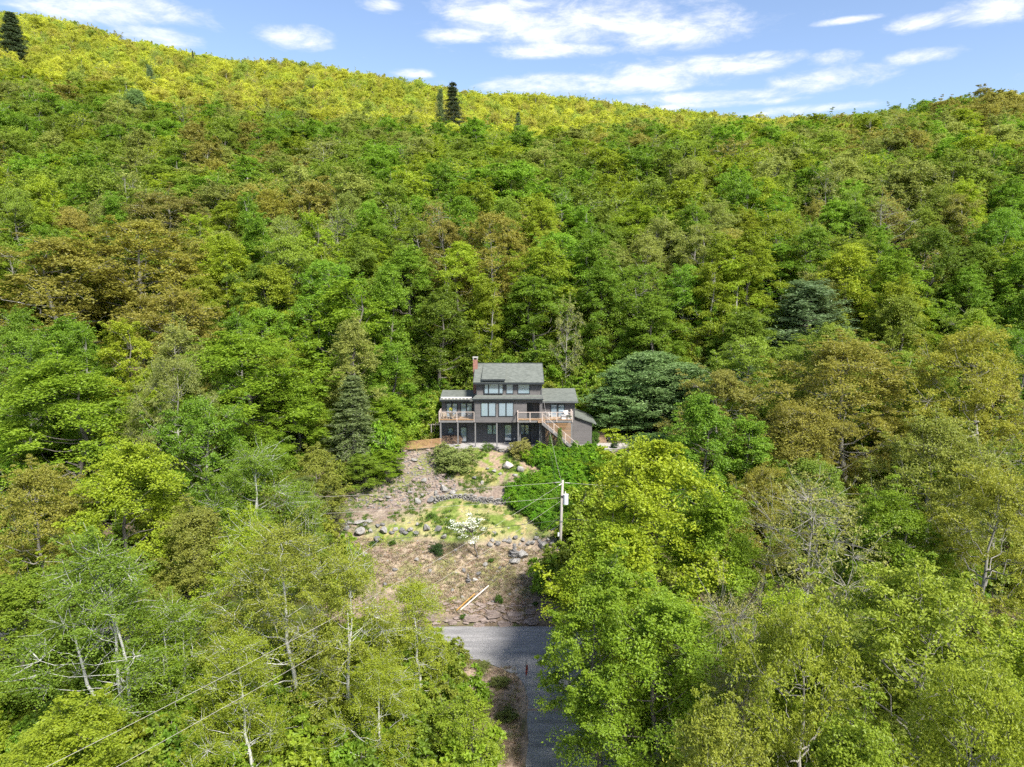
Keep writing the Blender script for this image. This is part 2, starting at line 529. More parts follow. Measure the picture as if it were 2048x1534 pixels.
def build_ground():
    xs = axis([(-2600, -1000, 160), (-1000, -400, 40), (-400, -70, 6), (-70, -18, 1.2), (-18, 16, 0.25), (16, 70, 1.2), (70, 400, 6), (400, 1000, 40), (1000, 2600, 160)])
    ys = axis([(-2600, -400, 110), (-400, -20, 20), (-20, 36, 2), (36, 57, 0.6), (57, 81, 0.25), (81, 110, 0.8), (110, 480, 5), (480, 1000, 30), (1000, 3000, 200)])
    X, Y = np.meshgrid(xs, ys)
    Z = ground_z(X, Y)
    verts = np.stack([X, Y, Z], -1).reshape(-1, 3)
    nx, ny = len(xs), len(ys)
    i = (np.arange(ny - 1)[:, None] * nx + np.arange(nx - 1)[None, :]).ravel()
    quads = np.stack([i, i + 1, i + nx + 1, i + nx], -1)
    col = ground_colour(X, Y).reshape(-1, 3)
    col4 = np.concatenate([col, np.ones((len(col), 1))], 1)
    m, nt, out = new_mat('earth')
    N, L = nt.nodes, nt.links
    p = N.new('ShaderNodeBsdfPrincipled'); p.inputs['Roughness'].default_value = 0.95; p.inputs['Specular IOR Level'].default_value = 0.1
    L.new(p.outputs[0], out.inputs[0])
    a = N.new('ShaderNodeAttribute'); a.attribute_name = 'soil'
    tc = N.new('ShaderNodeTexCoord')
    n = N.new('ShaderNodeTexNoise'); n.inputs['Scale'].default_value = 3.5; n.inputs['Detail'].default_value = 8; n.inputs['Roughness'].default_value = 0.78
    L.new(tc.outputs['Object'], n.inputs['Vector'])
    mr = N.new('ShaderNodeMapRange'); mr.inputs['From Min'].default_value = 0.3; mr.inputs['From Max'].default_value = 0.7
    mr.inputs['To Min'].default_value = 0.45; mr.inputs['To Max'].default_value = 1.55
    L.new(n.outputs[0], mr.inputs['Value'])
    mx = N.new('ShaderNodeVectorMath'); mx.operation = 'SCALE'
    L.new(a.outputs['Color'], mx.inputs[0]); L.new(mr.outputs[0], mx.inputs['Scale'])
    L.new(mx.outputs[0], p.inputs['Base Color'])
    b = N.new('ShaderNodeBump'); b.inputs['Strength'].default_value = 0.9; b.inputs['Distance'].default_value = 0.12
    n2 = N.new('ShaderNodeTexNoise'); n2.inputs['Scale'].default_value = 5; n2.inputs['Detail'].default_value = 7
    L.new(tc.outputs['Object'], n2.inputs['Vector']); L.new(n2.outputs[0], b.inputs['Height']); L.new(b.outputs[0], p.inputs['Normal'])
    me = np_mesh('ground', verts, quads, [m], attr={'soil': col4}, smooth_shade=True)
    tag(link('ground', me), kind='structure')


build_ground()


def asphalt_mat():
    m, nt, out = new_mat('asphalt')
    N, L = nt.nodes, nt.links
    p = N.new('ShaderNodeBsdfPrincipled'); p.inputs['Roughness'].default_value = 0.85; L.new(p.outputs[0], out.inputs[0])
    tc = N.new('ShaderNodeTexCoord')
    mp = N.new('ShaderNodeMapping'); mp.inputs['Scale'].default_value = (0.12, 1.1, 1); L.new(tc.outputs['Object'], mp.inputs[0])
    n = N.new('ShaderNodeTexNoise'); n.inputs['Scale'].default_value = 1.5; n.inputs['Detail'].default_value = 6; n.inputs['Roughness'].default_value = 0.7
    L.new(mp.outputs[0], n.inputs['Vector'])
    r = N.new('ShaderNodeValToRGB')
    r.color_ramp.elements[0].position = 0.33; r.color_ramp.elements[0].color = (0.15, 0.146, 0.144, 1)
    r.color_ramp.elements[1].position = 0.68; r.color_ramp.elements[1].color = (0.285, 0.272, 0.265, 1)
    L.new(n.outputs[0], r.inputs[0])
    n2 = N.new('ShaderNodeTexNoise'); n2.inputs['Scale'].default_value = 9; n2.inputs['Detail'].default_value = 6
    L.new(tc.outputs['Object'], n2.inputs['Vector'])
    mr = N.new('ShaderNodeMapRange'); mr.inputs['From Min'].default_value = 0.3; mr.inputs['From Max'].default_value = 0.7
    mr.inputs['To Min'].default_value = 0.75; mr.inputs['To Max'].default_value = 1.25
    L.new(n2.outputs[0], mr.inputs['Value'])
    mx = N.new('ShaderNodeVectorMath'); mx.operation = 'SCALE'; L.new(r.outputs[0], mx.inputs[0]); L.new(mr.outputs[0], mx.inputs['Scale'])
    L.new(mx.outputs[0], p.inputs['Base Color'])
    # cracks
    return m


M['asphalt'] = asphalt_mat()


def sheet(name, lefts, rights, mat, dz, n=4):
    """a strip following the ground between two edges"""
    v, q = [], []
    for a, b in zip(lefts, rights):
        for k in range(n + 1):
            t = k / n
            x, y = a[0] * (1 - t) + b[0] * t, a[1] * (1 - t) + b[1] * t
            v.append((x, y, gz(x, y) + dz))
    for i in range(len(lefts) - 1):
        for k in range(n):
            a = i * (n + 1) + k
            q.append((a, a + 1, a + n + 2, a + n + 1))
    me = bpy.data.meshes.new(name); me.from_pydata(v, [], q); me.materials.append(mat); me.update()
    return tag(link(name, me), kind='structure')


def build_roads():
    xs = list(np.arange(-120, 121, 2.0))
    far = [56.9 + 0.25 * math.sin(x * 0.9) * 0.5 + 0.12 * math.sin(x * 2.3) for x in xs]
    near = [51.6 + 0.15 * math.sin(x * 1.1 + 1) for x in xs]
    sheet('road', list(zip(xs, near)), list(zip(xs, far)), M['asphalt'], 0.03, 4)
    # side road leaving the junction towards the valley, flared where it meets the road
    L_, R_ = [], []
    for y in np.concatenate([np.arange(0, 47, 2.0), np.arange(47, 52.4, 0.4)]):
        fl = max(0, (y - 46.5) / 5.7)
        L_.append((1.15 - 0.035 * max(0, 46 - y) - 5.0 * fl ** 2.2 + 0.1 * math.sin(y * 1.7), y))
        R_.append((6.6 + 0.05 * max(0, 46 - y) + 5.0 * fl ** 2.2 + 0.1 * math.sin(y * 1.3), y))
    sheet('side_road', L_, R_, M['asphalt'], 0.045, 6)


build_roads()

# ------------------------------------------------------------------ tree prototypes


def unit(v):
    return v / np.maximum(np.linalg.norm(v, axis=-1, keepdims=True), 1e-9)


def leaves(centres, normals, n_each, spread, flat, size, rng, aspect=0.62, up=0.45, jitter=0.75, droop=0.0, cvar=None):
    """leaf quads scattered round the clump centres"""
    k = len(centres)
    idx = np.repeat(np.arange(k), n_each)
    n = len(idx)
    g = rng.normal(size=(n, 3)) * 0.55
    sp = np.asarray(spread)
    sp = sp[idx][:, None] if sp.ndim else sp
    nrm = normals[idx]
    off = g - nrm * (np.sum(g * nrm, 1, keepdims=True) * (1 - flat))
    pos = centres[idx] + off * sp
    pos[:, 2] -= droop * np.sum(off ** 2, 1) * (sp[:, 0] if np.ndim(sp) else sp)
    ln = unit(nrm * 0.6 + np.array((0, 0, up)) + rng.normal(size=(n, 3)) * jitter)
    t = unit(np.cross(ln, rng.normal(size=(n, 3))))
    b = np.cross(ln, t)
    s = size * rng.uniform(0.65, 1.35, (n, 1))
    v = np.empty((n, 4, 3))
    v[:, 0] = pos - t * s * 0.5
    v[:, 1] = pos - b * s * aspect * 0.5 + ln * s * 0.10
    v[:, 2] = pos + t * s * 0.5 - ln * s * 0.06
    v[:, 3] = pos + b * s * aspect * 0.5 + ln * s * 0.10
    cv = rng.uniform(0, 1, k) if cvar is None else cvar
    val = np.clip(0.45 * cv[idx] + 0.55 * rng.uniform(0, 1, n), 0, 1)
    return v.reshape(-1, 3), np.repeat(val, 4)


def tube_np(pts, radii, sides):
    pts = np.asarray(pts, float); radii = np.asarray(radii, float)
    d = unit(np.gradient(pts, axis=0))
    s = unit(np.cross(d, np.array((0.13, 0.37, 0.92))))
    u = np.cross(s, d)
    a = np.arange(sides) * 2 * math.pi / sides
    ring = pts[:, None] + (s[:, None] * np.cos(a)[None, :, None] + u[:, None] * np.sin(a)[None, :, None]) * radii[:, None, None]
    n = len(pts)
    i = (np.arange(n - 1)[:, None] * sides + np.arange(sides)[None]).ravel()
    j = (np.arange(n - 1)[:, None] * sides + (np.arange(sides)[None] + 1) % sides).ravel()
    return ring.reshape(-1, 3), np.stack([i, j, j + sides, i + sides], -1)


class Wood:
    def __init__(self):
        self.v, self.q, self.n = [], [], 0

    def tube(self, pts, radii, sides=5):
        v, q = tube_np(pts, radii, sides)
        self.v.append(v); self.q.append(q + self.n); self.n += len(v)

    def branch(self, a, b, r0, r1, rng, seg=4, sides=5, sag=0.12, wob=0.06):
        a, b = np.asarray(a, float), np.asarray(b, float)
        t = np.linspace(0, 1, seg + 1)[:, None]
        ln = np.linalg.norm(b - a)
        p = a * (1 - t) + b * t
        p[:, 2] -= (np.sin(t[:, 0] * math.pi) * ln * sag)
        p[1:-1] += rng.normal(size=(seg - 1, 3)) * ln * wob
        self.tube(p, np.linspace(r0, r1, seg + 1), sides)
        return p

    def arrays(self):
        return np.concatenate(self.v), np.concatenate(self.q)


def profile(shape, t):
    if shape == 'round':
        return np.sin(np.clip(t, 0, 1) ** 0.8 * math.pi) ** 0.6
    if shape == 'dome':
        return np.clip(1 - t ** 2.4, 0, 1) ** 0.55 * (0.55 + 0.45 * smooth(0, 0.35, t))
    if shape == 'oval':
        return np.sin(np.clip(t, 0, 1) ** 0.72 * math.pi) ** 0.75
    if shape == 'tall':
        return np.sin(np.clip(t, 0, 1) ** 0.62 * math.pi) ** 0.8
    return np.ones_like(t)


def broadleaf(seed, H=17.0, R=4.6, base=0.28, shape='round', lobes=16, per_lobe=12, n_each=60, leaf=0.17, clump=0.75, flat=0.45,
              trunk_r=0.22, lean=0.0, stems=1, limb=0.5, crook=0.05, twigs=0.5, jitter=0.75, droop=0.0, lobe_r=0.36, bare=0.0, aspect=0.62, tilt=0.65, spread_=0.3, sway=0.012, shoots=1.2):
    """trunk, limbs to every lobe of the crown, twigs, and leaf clumps over the lobes"""
    rng = np.random.default_rng(seed)
    w = Wood()
    zb = H * base
    lean_v = np.array((math.cos(seed * 2.1), math.sin(seed * 2.1), 0)) * lean
    trunks = []
    for s in range(stems):
        a = rng.uniform(0, 6.28) if stems == 1 else 6.28 * s / stems + rng.uniform(-.3, .3)
        out_ = 0.0 if stems == 1 else R * spread_
        n = 9
        t = np.linspace(0, 1, n)
        p = np.zeros((n, 3)); p[:, 2] = t * H * (0.94 if s == 0 else rng.uniform(0.75, 0.92))
        p[:, 0] = np.cos(a) * out_ * t ** 0.8 + (0.16 * np.cos(a) if stems > 1 else 0); p[:, 1] = np.sin(a) * out_ * t ** 0.8 + (0.16 * np.sin(a) if stems > 1 else 0)
        p += lean_v * (t[:, None] * H)
        wob = np.cumsum(rng.normal(size=(n, 2)) * H * sway, axis=0); wob[0] = 0
        p[:, :2] += wob
        r = trunk_r * (1 if stems == 1 else 0.72) * (1 - t) ** 0.9 + 0.02
        r[0] *= 1.35
        p[0, 2] = -0.5
        w.tube(p, r, 8)
        trunks.append((p, r))
    # lobes: boughs of uneven reach, so that the outline is ragged
    lc, lr = [], []
    ph = rng.uniform(0, 6.28, 3)
    for k in range(lobes):
        t = (k + rng.uniform(0.0, 1.0)) / lobes
        t = t ** 0.8
        a = k * 2.399 + rng.uniform(-0.6, 0.6)
        bulge = 1 + 0.20 * math.sin(2 * a + ph[0] + 3 * t) + 0.16 * math.sin(3 * a + ph[1] - 5 * t)
        pr = profile(shape, np.array([t]))[0] * R * bulge
        rad = pr * math.sqrt(rng.uniform(0.12, 1.0)) * 0.86
        rl = R * lobe_r * rng.uniform(0.6, 1.3)
        z = zb + (H - zb) * t + rng.normal() * H * 0.025
        z = min(z, H - rl * 0.35)
        c = np.array((math.cos(a) * rad, math.sin(a) * rad, z)) + lean_v * z
        lc.append(c); lr.append(rl)
    lc, lr = np.array(lc), np.array(lr)
    cc, cn, cs = [], [], []
    for k in range(lobes):
        p, r = trunks[k % stems]
        c = lc[k]
        hz = max(min(c[2] - np.linalg.norm(c[:2]) * rng.uniform(0.35, 0.9), p[-2, 2]), zb * 0.6 + rng.uniform(0, 0.22) * H)
        ti = np.interp(hz, p[:, 2], np.arange(len(p)))
        i0 = int(min(ti, len(p) - 2)); f = ti - i0
        a0 = p[i0] * (1 - f) + p[i0 + 1] * f
        r0 = (r[i0] * (1 - f) + r[i0 + 1] * f) * limb
        out_dir = np.array((c[0] - p[i0][0], c[1] - p[i0][1], 0.0)); out_dir = out_dir / max(np.linalg.norm(out_dir), 0.3)
        axis_dir = unit(out_dir + np.array((0, 0, 0.75)))
        if limb:
            w.branch(a0, c, max(r0, 0.025), 0.014, rng, 5, 5, 0.10, crook)
        d = unit(rng.normal(size=(per_lobe * 2, 3)))
        sc = d @ axis_dir + rng.normal(size=len(d)) * 0.5
        d = d[np.argsort(-sc)[:per_lobe]]
        pts = c + d * lr[k] * rng.uniform(0.25, 1.25, (per_lobe, 1)) * np.array((1.1, 1.1, 0.7))
        if twigs > 0:
            for q in pts[:int(per_lobe * twigs)]:
                w.branch(c + (q - c) * 0.05, q + (q - c) * 0.12, 0.02, 0.007, rng, 3, 3, 0.04, 0.05)
        cc.append(pts); cn.append(unit(d * tilt + out_dir * 0.25 + np.array((0, 0, 1.0)))); cs.append(np.full(per_lobe, clump) * rng.uniform(0.55, 1.45, per_lobe))
    # leading shoots that break the outline
    for k in rng.integers(0, lobes, int(lobes * shoots)):
        c = lc[k]
        o_ = np.array((c[0], c[1], 0.0)); o_ = o_ / max(np.linalg.norm(o_), 0.5)
        dv = unit(o_ * rng.uniform(0.2, 1.0) + np.array((0, 0, rng.uniform(0.3, 1.2))) + rng.normal(size=3) * 0.25)
        e = c + dv * lr[k] * rng.uniform(1.3, 2.0)
        w.branch(c, e, 0.022, 0.008, rng, 3, 3, 0.03, 0.04)
        m_ = np.array([c + (e - c) * f for f in (0.7, 0.85, 1.0)]) + rng.normal(size=(3, 3)) * 0.12
        cc.append(m_); cn.append(np.tile(unit(dv * 0.3 + np.array((0, 0, 1.0))), (3, 1))); cs.append(np.array((0.62, 0.5, 0.36)) * clump)
    cc, cn, cs = np.concatenate(cc), np.concatenate(cn), np.concatenate(cs)
    if bare > 0:
        keep = rng.uniform(size=len(cc)) > bare
        cc, cn, cs = cc[keep], cn[keep], cs[keep]
    lv, val = leaves(cc, cn, n_each, cs, flat, leaf, rng, aspect=aspect, jitter=jitter, droop=droop)
    return w.arrays(), lv, val


def conifer(seed, H=15.0, R=4.0, base=0.08, kind='pine', whorls=16, per=7, tufts=6, n_each=34, leaf=0.30, aspect=0.16, trunk_r=0.24, tuft_r=0.42):
    rng = np.random.default_rng(seed)
    w = Wood()
    n = 8; t = np.linspace(0, 1, n)
    p = np.zeros((n, 3)); p[:, 2] = t * H * 0.98; p[0, 2] = -0.5
    p[:, :2] += np.cumsum(rng.normal(size=(n, 2)) * 0.05, axis=0)
    w.tube(p, trunk_r * (1 - t) + 0.025, 7)
    cc, cn = [], []
    for k in range(whorls):
        t = base + (1 - base) * (k + 0.3 * rng.uniform()) / whorls
        z = t * H
        if kind == 'pine':
            ln = R * (1 - t * 0.94) ** 0.62 * rng.uniform(0.7, 1.15) * (0.8 + 0.2 * smooth(0.0, 0.2, t))
        else:
            ln = R * (1 - t) ** 0.85 + 0.25
        for j in range(per):
            a = rng.uniform(0, 6.28) if kind == 'pine' else j * 6.28 / per + k * 0.7 + rng.uniform(-.25, .25)
            L_ = ln * rng.uniform(0.65, 1.15)
            rise = (0.55 if kind == 'pine' else -0.22) + rng.uniform(-.12, .12) + (0.5 * t if kind == 'pine' else 0.35 * t)
            b0 = np.array((0, 0, z)); e = b0 + np.array((math.cos(a) * L_, math.sin(a) * L_, L_ * rise))
            w.branch(b0, e, 0.02 + 0.045 * (1 - t), 0.012, rng, 3, 3, 0.06 if kind == 'pine' else -0.03, 0.02)
            for f in np.linspace(0.35, 1.0, tufts):
                q = b0 + (e - b0) * f
                q[2] -= math.sin(f * math.pi) * L_ * (0.06 if kind == 'pine' else -0.03)
                side = np.array((-math.sin(a), math.cos(a), 0))
                q = q + side * rng.normal() * L_ * 0.16 * (1.2 - f * 0.5) + np.array((0, 0, rng.uniform(0, 0.15)))
                cc.append(q); cn.append(unit(np.array((math.cos(a) * 0.4, math.sin(a) * 0.4, 0.9))))
    cc.append(np.array((0, 0, H * 0.98))); cn.append(np.array((0, 0, 1.0)))
    cc, cn = np.array(cc), np.array(cn)
    lv, val = leaves(cc, cn, n_each, np.full(len(cc), tuft_r), 0.45, leaf, rng, aspect=aspect, up=0.7, jitter=0.75)
    return w.arrays(), lv, val


PROTO = {}


def proto(key, gen, H, R, bark, leafm, far=False):
    (wv, wq), lv, val = gen
    lq = np.arange(len(lv)).reshape(-1, 4)
    # real extent of the crown, so that a placed tree gets the size asked for
    top = np.percentile(lv[:, 2], 99.7)
    rad = np.percentile(np.hypot(lv[:, 0] - np.median(lv[:, 0]), lv[:, 1] - np.median(lv[:, 1])), 96)
    d = dict(H=top, R=rad, low=np.percentile(lv[:, 2], 3))
    if far:
        verts = np.concatenate([wv, lv]); quads = np.concatenate([wq, lq + len(wv)])
        mi = np.concatenate([np.zeros(len(wq), int), np.ones(len(lq), int)])
        v = np.concatenate([np.full(len(wv), 0.5), val])
        d['mesh'] = np_mesh(key, verts, quads, [M[bark], M[leafm]], mi, {'v': v})
    else:
        d['trunk'] = np_mesh(key + '_trunk', wv, wq, [M[bark]], smooth_shade=True)
        d['crown'] = np_mesh(key + '_crown', lv, lq, [M[leafm]], attr={'v': val})
    PROTO[key] = d


def build_protos():
    # close trees: single leaves
    for i in range(3):
        proto(f'maple_near{i}', broadleaf(100 + i, 18, 5.2, 0.14, 'tall', 40, 17, 62, 0.18, 0.58, 0.36, 0.24, lobe_r=0.26, jitter=0.6, twigs=0.4), 18, 5.2, 'bark', 'leaf')
    for i in range(2):
        proto(f'oak_near{i}', broadleaf(120 + i, 16, 6.2, 0.26, 'dome', 40, 16, 52, 0.19, 0.58, 0.34, 0.26, lobe_r=0.24, twigs=0.7, aspect=0.5, jitter=0.65), 16, 6.2, 'bark_pale', 'leaf')
    for i in range(3):
        proto(f'birch_near{i}', broadleaf(140 + i, 17, 4.2, 0.18, 'tall', 40, 17, 50, 0.125, 0.60, 0.6, 0.17, spread_=0.13, sway=0.007, stems=1 + i % 3, twigs=0.8, droop=0.25, lobe_r=0.34, lean=0.02, jitter=0.9, limb=0.3, crook=0.025), 17, 4.2, 'bark_birch', 'leaf')
    for i in range(2):
        proto(f'twiggy_near{i}', broadleaf(160 + i, 15, 5.2, 0.2, 'dome', 34, 18, 15, 0.16, 0.5, 0.5, 0.2, twigs=1.0, lobe_r=0.34, bare=0.2, stems=1 + i), 15, 5.2, 'bark_pale', 'leaf')
    proto('young_near', broadleaf(171, 9, 3.4, 0.10, 'round', 26, 13, 36, 0.14, 0.5, 0.4, 0.09, twigs=0.8, stems=2, lobe_r=0.3), 9, 3.4, 'bark', 'leaf')
    # trees across the slope: small leaf sprays
    for i in range(4):
        proto(f'maple_mid{i}', broadleaf(200 + i, 17, 4.6, 0.08, 'oval' if i % 2 else 'tall', 36, 16, 50, 0.20, 0.56, 0.4, 0.22, twigs=0.3, lobe_r=0.28, jitter=0.6), 17, 4.6, 'bark', 'leaf')
    for i in range(3):
        proto(f'oak_mid{i}', broadleaf(220 + i, 16, 5.6, 0.14, 'dome', 44, 15, 42, 0.20, 0.56, 0.38, 0.26, lobe_r=0.24, twigs=0.6, jitter=0.6), 16, 5.6, 'bark_pale', 'leaf')
    for i in range(2):
        proto(f'twiggy_mid{i}', broadleaf(240 + i, 15, 4.8, 0.25, 'round', 30, 13, 13, 0.24, 0.5, 0.5, 0.2, twigs=1.0, bare=0.15, lobe_r=0.3), 15, 4.8, 'bark_pale', 'leaf')
    for i in range(2):
        proto(f'poplar_mid{i}', broadleaf(250 + i, 18, 3.4, 0.06, 'tall', 34, 14, 46, 0.20, 0.5, 0.45, 0.19, twigs=0.3, lobe_r=0.33), 18, 3.4, 'bark_pale', 'leaf')
    proto('pine_near0', conifer(300, 12, 4.6, 0.05, 'pine', 17, 10, 7, 26, 0.30, 0.32, 0.26, 0.46), 12, 4.6, 'bark', 'needle')
    proto('pine_near1', conifer(301, 16, 3.8, 0.12, 'pine', 18, 7, 6, 24, 0.30, 0.32, 0.26, 0.42), 16, 3.8, 'bark', 'needle')
    proto('spruce_near0', conifer(302, 13, 2.9, 0.03, 'spruce', 24, 9, 6, 22, 0.24, 0.34, 0.2, 0.30), 13, 2.9, 'bark', 'needle')
    proto('spruce_near1', conifer(303, 16, 3.4, 0.10, 'spruce', 22, 8, 6, 18, 0.26, 0.34, 0.2, 0.34), 16, 3.4, 'bark_pale', 'needle')
    # far forest, instanced
    for i in range(4):
        proto(f'far_{i}', broadleaf(400 + i, 16, 4.6, 0.16, 'round' if i % 2 else 'dome', 32, 12, 36, 0.27, 0.62, 0.42, 0.22, twigs=0.25, lobe_r=0.27, jitter=0.6), 16, 4.6, 'bark_pale', 'leaf_far', True)
    proto('far_4', broadleaf(410, 15, 4.4, 0.25, 'round', 26, 10, 9, 0.34, 0.65, 0.5, 0.2, twigs=1.0, lobe_r=0.3), 15, 4.4, 'bark_pale', 'leaf_far', True)
    # low bushes of the forest floor
    for i in range(3):
        proto(f'bush_{i}', broadleaf(420 + i, 2.0, 1.3, 0.05, 'dome', 8, 7, 34, 0.17, 0.3, 0.5, 0.03, twigs=0.3, stems=2), 2, 1.3, 'bark', 'leaf_far', True)
    for i in range(3):
        proto(f'thicket_{i}', broadleaf(460 + i, 5.0, 2.5, 0.04, 'dome' if i else 'tall', 18, 11, 36, 0.19, 0.42, 0.45, 0.06, twigs=0.3, stems=3, lobe_r=0.3), 5, 2.5, 'bark', 'leaf_far', True)
    # shrubs that are things
    proto('shrub0', broadleaf(430, 2.2, 1.5, 0.04, 'dome', 16, 12, 40, 0.11, 0.26, 0.5, 0.035, twigs=0.6, stems=3), 2.2, 1.5, 'bark', 'leaf')
    proto('shrub1', broadleaf(431, 1.6, 1.4, 0.04, 'dome', 14, 12, 34, 0.11, 0.24, 0.5, 0.03, twigs=0.6, stems=3), 1.6, 1.4, 'bark', 'leaf')
    proto('cypress0', conifer(440, 3.0, 0.36, 0.02, 'spruce', 26, 8, 3, 16, 0.12, 0.4, 0.04, 0.10), 3.0, 0.36, 'bark', 'needle')


build_protos()

TREES = []      # (x, y) of every placed tree, to keep the fill from crowding them


def place_tree(key, x, y, height, radius, tint, name, label, cat='tree', group=None, rz=None, z=None):
    d = PROTO[key]
    z = gz(x, y) if z is None else z
    sx, sz = radius / d['R'], height / d['H']
    o = empty(name, (x, y, z), random.uniform(0, 6.28) if rz is None else rz, label, cat, group)
    for part in ('trunk', 'crown'):
        c = link(part, d[part], o)
        c.scale = (sx, sx, sz)
        c.color = tuple(tint) + (1,)
    TREES.append((x, y, radius))
    return o


def jit(c, s=0.12, boost=1.0):
    k = (1 + random.uniform(-s, s)) * boost
    return tuple(max(0.005, v * k * (1 + random.uniform(-s, s) * 0.3)) for v in c)


GREEN = (0.172, 0.285, 0.022)      # fresh maple
LIME = (0.255, 0.320, 0.022)       # yellow green
DEEP = (0.140, 0.215, 0.020)
OLIVE = (0.205, 0.275, 0.030)
TAN = (0.255, 0.290, 0.058)
RUST = (0.285, 0.270, 0.050)
YELLOW = (0.36, 0.36, 0.02)
PINE = (0.085, 0.120, 0.055)
COLOUR_WORD = {GREEN: 'fresh green', LIME: 'yellow-green', DEEP: 'deep green', OLIVE: 'olive', TAN: 'tan-green', RUST: 'russet', YELLOW: 'golden green', PINE: 'grey-green'}

# ------------------------------------------------------------------ the house
def siding_mat(name, color, horizontal=True, pitch=0.15):
    m, nt, out = new_mat(name)
    N, L = nt.nodes, nt.links
    p = N.new('ShaderNodeBsdfPrincipled'); p.inputs['Roughness'].default_value = 0.7; L.new(p.outputs[0], out.inputs[0])
    tc = N.new('ShaderNodeTexCoord')
    sep = N.new('ShaderNodeSeparateXYZ'); L.new(tc.outputs['Object'], sep.inputs[0])
    d = N.new('ShaderNodeMath'); d.operation = 'DIVIDE'; d.inputs[1].default_value = pitch
    L.new(sep.outputs[2 if horizontal else 0], d.inputs[0])
    f = N.new('ShaderNodeMath'); f.operation = 'FRACT'; L.new(d.outputs[0], f.inputs[0])
    b = N.new('ShaderNodeBump'); b.inputs['Strength'].default_value = 1.0; b.inputs['Distance'].default_value = 0.025; b.invert = True
    L.new(f.outputs[0], b.inputs['Height']); L.new(b.outputs[0], p.inputs['Normal'])
    fl = N.new('ShaderNodeMath'); fl.operation = 'FLOOR'; L.new(d.outputs[0], fl.inputs[0])
    wn = N.new('ShaderNodeTexWhiteNoise'); wn.noise_dimensions = '1D'; L.new(fl.outputs[0], wn.inputs['W'])
    n = N.new('ShaderNodeTexNoise'); n.inputs['Scale'].default_value = 1.2; n.inputs['Detail'].default_value = 7; n.inputs['Roughness'].default_value = 0.7
    L.new(tc.outputs['Object'], n.inputs['Vector'])
    a = N.new('ShaderNodeMath'); a.operation = 'MULTIPLY_ADD'; a.inputs[1].default_value = 0.3; L.new(wn.outputs['Value'], a.inputs[0]); L.new(n.outputs[0], a.inputs[2])
    r = N.new('ShaderNodeValToRGB')
    r.color_ramp.elements[0].position = 0.35; r.color_ramp.elements[0].color = tuple(c * 0.82 for c in color) + (1,)
    r.color_ramp.elements[1].position = 0.95; r.color_ramp.elements[1].color = tuple(c * 1.18 for c in color) + (1,)
    L.new(a.outputs[0], r.inputs[0]); L.new(r.outputs[0], p.inputs['Base Color'])
    return m


def shingle_mat():
    m, nt, out = new_mat('roof_shingle')
    N, L = nt.nodes, nt.links
    p = N.new('ShaderNodeBsdfPrincipled'); p.inputs['Roughness'].default_value = 0.9; p.inputs['Specular IOR Level'].default_value = 0.2; L.new(p.outputs[0], out.inputs[0])
    tc = N.new('ShaderNodeTexCoord'); mp = N.new('ShaderNodeMapping'); mp.inputs['Scale'].default_value = (1, 1, 1); L.new(tc.outputs['Object'], mp.inputs[0])
    br = N.new('ShaderNodeTexBrick'); br.inputs['Scale'].default_value = 1.0; br.inputs['Brick Width'].default_value = 0.33; br.inputs['Row Height'].default_value = 0.16
    br.inputs['Mortar Size'].default_value = 0.008; br.inputs['Color1'].default_value = (0.105, 0.115, 0.098, 1); br.inputs['Color2'].default_value = (0.15, 0.16, 0.138, 1)
    br.inputs['Mortar'].default_value = (0.09, 0.095, 0.085, 1)
    L.new(mp.outputs[0], br.inputs['Vector'])
    n = N.new('ShaderNodeTexNoise'); n.inputs['Scale'].default_value = 1.6; n.inputs['Detail'].default_value = 8; n.inputs['Roughness'].default_value = 0.75
    L.new(tc.outputs['Object'], n.inputs['Vector'])
    mr = N.new('ShaderNodeMapRange'); mr.inputs['From Min'].default_value = 0.3; mr.inputs['From Max'].default_value = 0.7; mr.inputs['To Min'].default_value = 0.8; mr.inputs['To Max'].default_value = 1.2
    L.new(n.outputs[0], mr.inputs['Value'])
    s = N.new('ShaderNodeVectorMath'); s.operation = 'SCALE'; L.new(br.outputs[0], s.inputs[0]); L.new(mr.outputs[0], s.inputs['Scale']); L.new(s.outputs[0], p.inputs['Base Color'])
    return m


def glass_mat():
    m, nt, out = new_mat('window_glass')
    N, L = nt.nodes, nt.links
    d = N.new('ShaderNodeBsdfDiffuse'); d.inputs['Color'].default_value = (0.26, 0.34, 0.40, 1)  # pale blue of reflected sky put into the panes' diffuse colour
    g = N.new('ShaderNodeBsdfGlossy'); g.inputs['Roughness'].default_value = 0.06; g.inputs['Color'].default_value = (0.80, 0.88, 0.92, 1)
    tc = N.new('ShaderNodeTexCoord')
    n = N.new('ShaderNodeTexNoise'); n.inputs['Scale'].default_value = 1.3; n.inputs['Detail'].default_value = 2
    L.new(tc.outputs['Object'], n.inputs['Vector'])
    b = N.new('ShaderNodeBump'); b.inputs['Strength'].default_value = 0.12; b.inputs['Distance'].default_value = 0.05
    L.new(n.outputs[0], b.inputs['Height']); L.new(b.outputs[0], g.inputs['Normal'])
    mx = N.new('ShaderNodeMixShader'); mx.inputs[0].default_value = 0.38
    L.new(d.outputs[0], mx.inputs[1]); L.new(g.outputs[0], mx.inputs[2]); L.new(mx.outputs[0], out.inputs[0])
    return m


